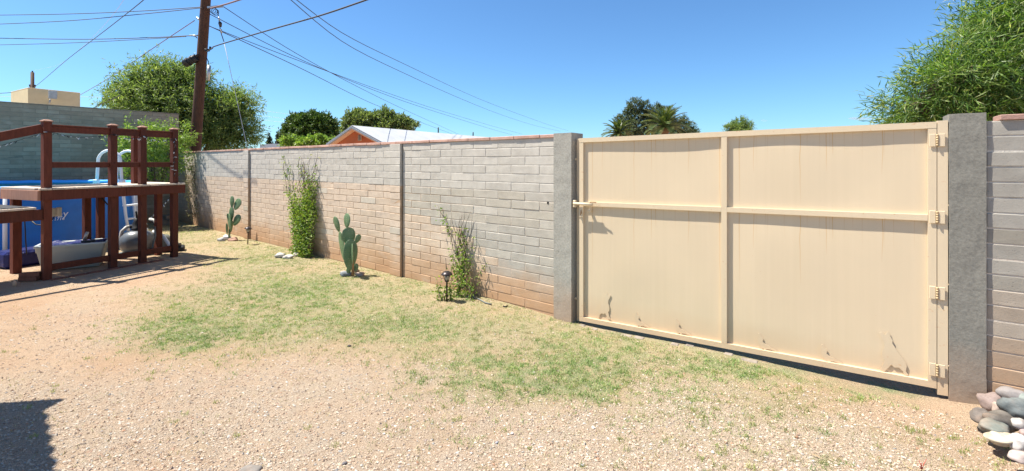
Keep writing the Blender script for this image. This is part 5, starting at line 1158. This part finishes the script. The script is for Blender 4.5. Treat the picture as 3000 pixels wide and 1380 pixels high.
# cream roof block and short far pole
cb0 = AT(82, 258, 20.0); cb1 = AT(235, 272, 21.5); cream = empty('rooftop_block', (cb0.x, cb0.y, 0), 'cream stucco box building above the tall grey wall with a meter box', 'building')
dcb = (cb1 - cb0); dcb.z = 0; lw = dcb.length; rzc = math.atan2(dcb.y, dcb.x); cbn = Vector((-dcb.y, dcb.x, 0)).normalized(); ztop = cb0.z
b = MB(); c = cb0 + dcb / 2 + cbn * 1.2; b.box((c.x, c.y, ztop / 2), (lw, 2.4, ztop), rz=rzc, bev=.01); b.build('wall', M_stuccoB, cream)
b = MB(); b.box((c.x, c.y, ztop + .01), (lw + .01, 2.41, .04), rz=rzc, bev=.01); b.build('parapet_edge', M_stuccoB, cream)
b = MB(); e = AT(162, 279, 20.6) ; b.box(e + Vector((0, -.12, 0)), (.28, .12, .36), rz=rzc, bev=.01); mbx = b.build('meter_box', M_galv, cream); b = MB(); b.tube([e + Vector((-.12, -.1, -.18)), e + Vector((-.2, -.1, -.5))], .03, 6); b.build('conduit', M_galv, mbx)
p = AT(95, 212, 30); fp = empty('utility_pole', (p.x, p.y, 0), 'top of a short distant dark pole behind the cream roof block', 'utility pole'); b = MB(); b.tube([(p.x, p.y, 0), (p.x, p.y, p.z)], [.11, .09], 8); b.build('shaft', M_pole, fp)
for dx, dz in ((-.18, -.8), (.18, -.82), (-.14, -.95), (.15, -.98)): b = MB(); b.tube([(p.x + dx, p.y, p.z + dz), (p.x + dx, p.y, p.z + dz - .14)], .035, 6); b.tube([(p.x, p.y, p.z + dz - .1), (p.x + dx, p.y, p.z + dz - .1)], .02, 5); b.build('insulator', M_lamp, fp)
b = MB(); b.tube([(p.x, p.y, p.z), (p.x, p.y, p.z + .1)], .04, 6); b.build('insulator', M_lamp, fp)
wire([(-40, 276, 32), (40, 270, 31), (85, 258, 30)], .02, 'dark wire from the left edge to the short distant pole')
wire([(-40, 283, 60), (250, 284, 60), (330, 288, 60)], .02, 'faint far wire crossing behind the cream roof block', M_wireL)

# ------------------------------------------------------------------ patio roof beside the photographer (its shadow falls into the picture)
OFF = Vector((-SUN.x, -SUN.y, 0)) / SUN.z; HR = 2.6
def sh(px, py): g = G(px, py); q = g - OFF * -1 * 0; return Vector((g.x - OFF.x * HR, g.y - OFF.y * HR, HR))
poly = [sh(178, 1167), sh(176, 1171), sh(122, 1200)]
e0 = sh(123, 1205); e1 = sh(146, 1343); ed = (e1 - e0).normalized(); pe = Vector((ed.y, -ed.x, 0)); pe = pe if pe.x < 0 else -pe
edge = []
for i in range(44): edge.append(e0 + ed * (i * .085) - pe * (.014 if i % 2 else -.010))
poly = poly + edge; last = edge[-1]; tl_ = sh(0, 1180); dl = (tl_ - sh(178, 1167)).normalized()
poly += [last + pe * 3.4, sh(178, 1167) + dl * 3.2]
proof = empty('patio_roof', (poly[-1].x, poly[-1].y, 0), 'flat patio roof at the left whose saw edged shadow falls across the near gravel', 'roof')
b = MB(); b.prism(poly, (0, 0, .06)); b.build('roof_deck', M_roof, proof)
for q in (e0 + pe * .5 + ed * .4, e0 + pe * .5 + ed * 3.2): b = MB(); b.box((q.x, q.y, HR / 2), (.1, .1, HR - .004)); b.build('post', M_wood, proof)

# ------------------------------------------------------------------ little clouds
def cloud_mat():
    t = NT('cloud_vapour'); t.t.nodes.remove(t.b); v = t.n('VolumePrincipled'); v.inputs['Density'].default_value = .035; v.inputs['Color'].default_value = (1, 1, 1, 1); v.inputs['Anisotropy'].default_value = .3
    t.l(v.outputs[0], t.out.inputs['Volume']); return t.m
CM = cloud_mat()
for i, (px, py, w_, h_, lab) in enumerate(((2238, 353, 16, 8, 'tiny puff of white cloud low over the gate'), (2522, 348, 60, 9, 'thin flat white cloud left of the right hand tree'))):
    z = 1400; c = AT(px, py, z); b = MB(); bm = bmesh.new()
    for k in range(5):
        m4 = Matrix.Translation(((k - 2) * w_ * .17 * z / F, rnd.uniform(-3, 3), rnd.uniform(-.15, .15) * h_ * z / F)) @ Matrix.Diagonal((w_ * .24 * z / F, w_ * .3 * z / F, h_ * .42 * (1 - .12 * abs(k - 2)) * z / F, 1))
        bmesh.ops.create_icosphere(bm, subdivisions=2, radius=1, matrix=m4)
    me = bpy.data.meshes.new('cloud'); bm.to_mesh(me); bm.free(); me.materials.append(CM); o = bpy.data.objects.new('cloud', me); COL.objects.link(o); o.location = c; tag(o, lab, kind='structure')
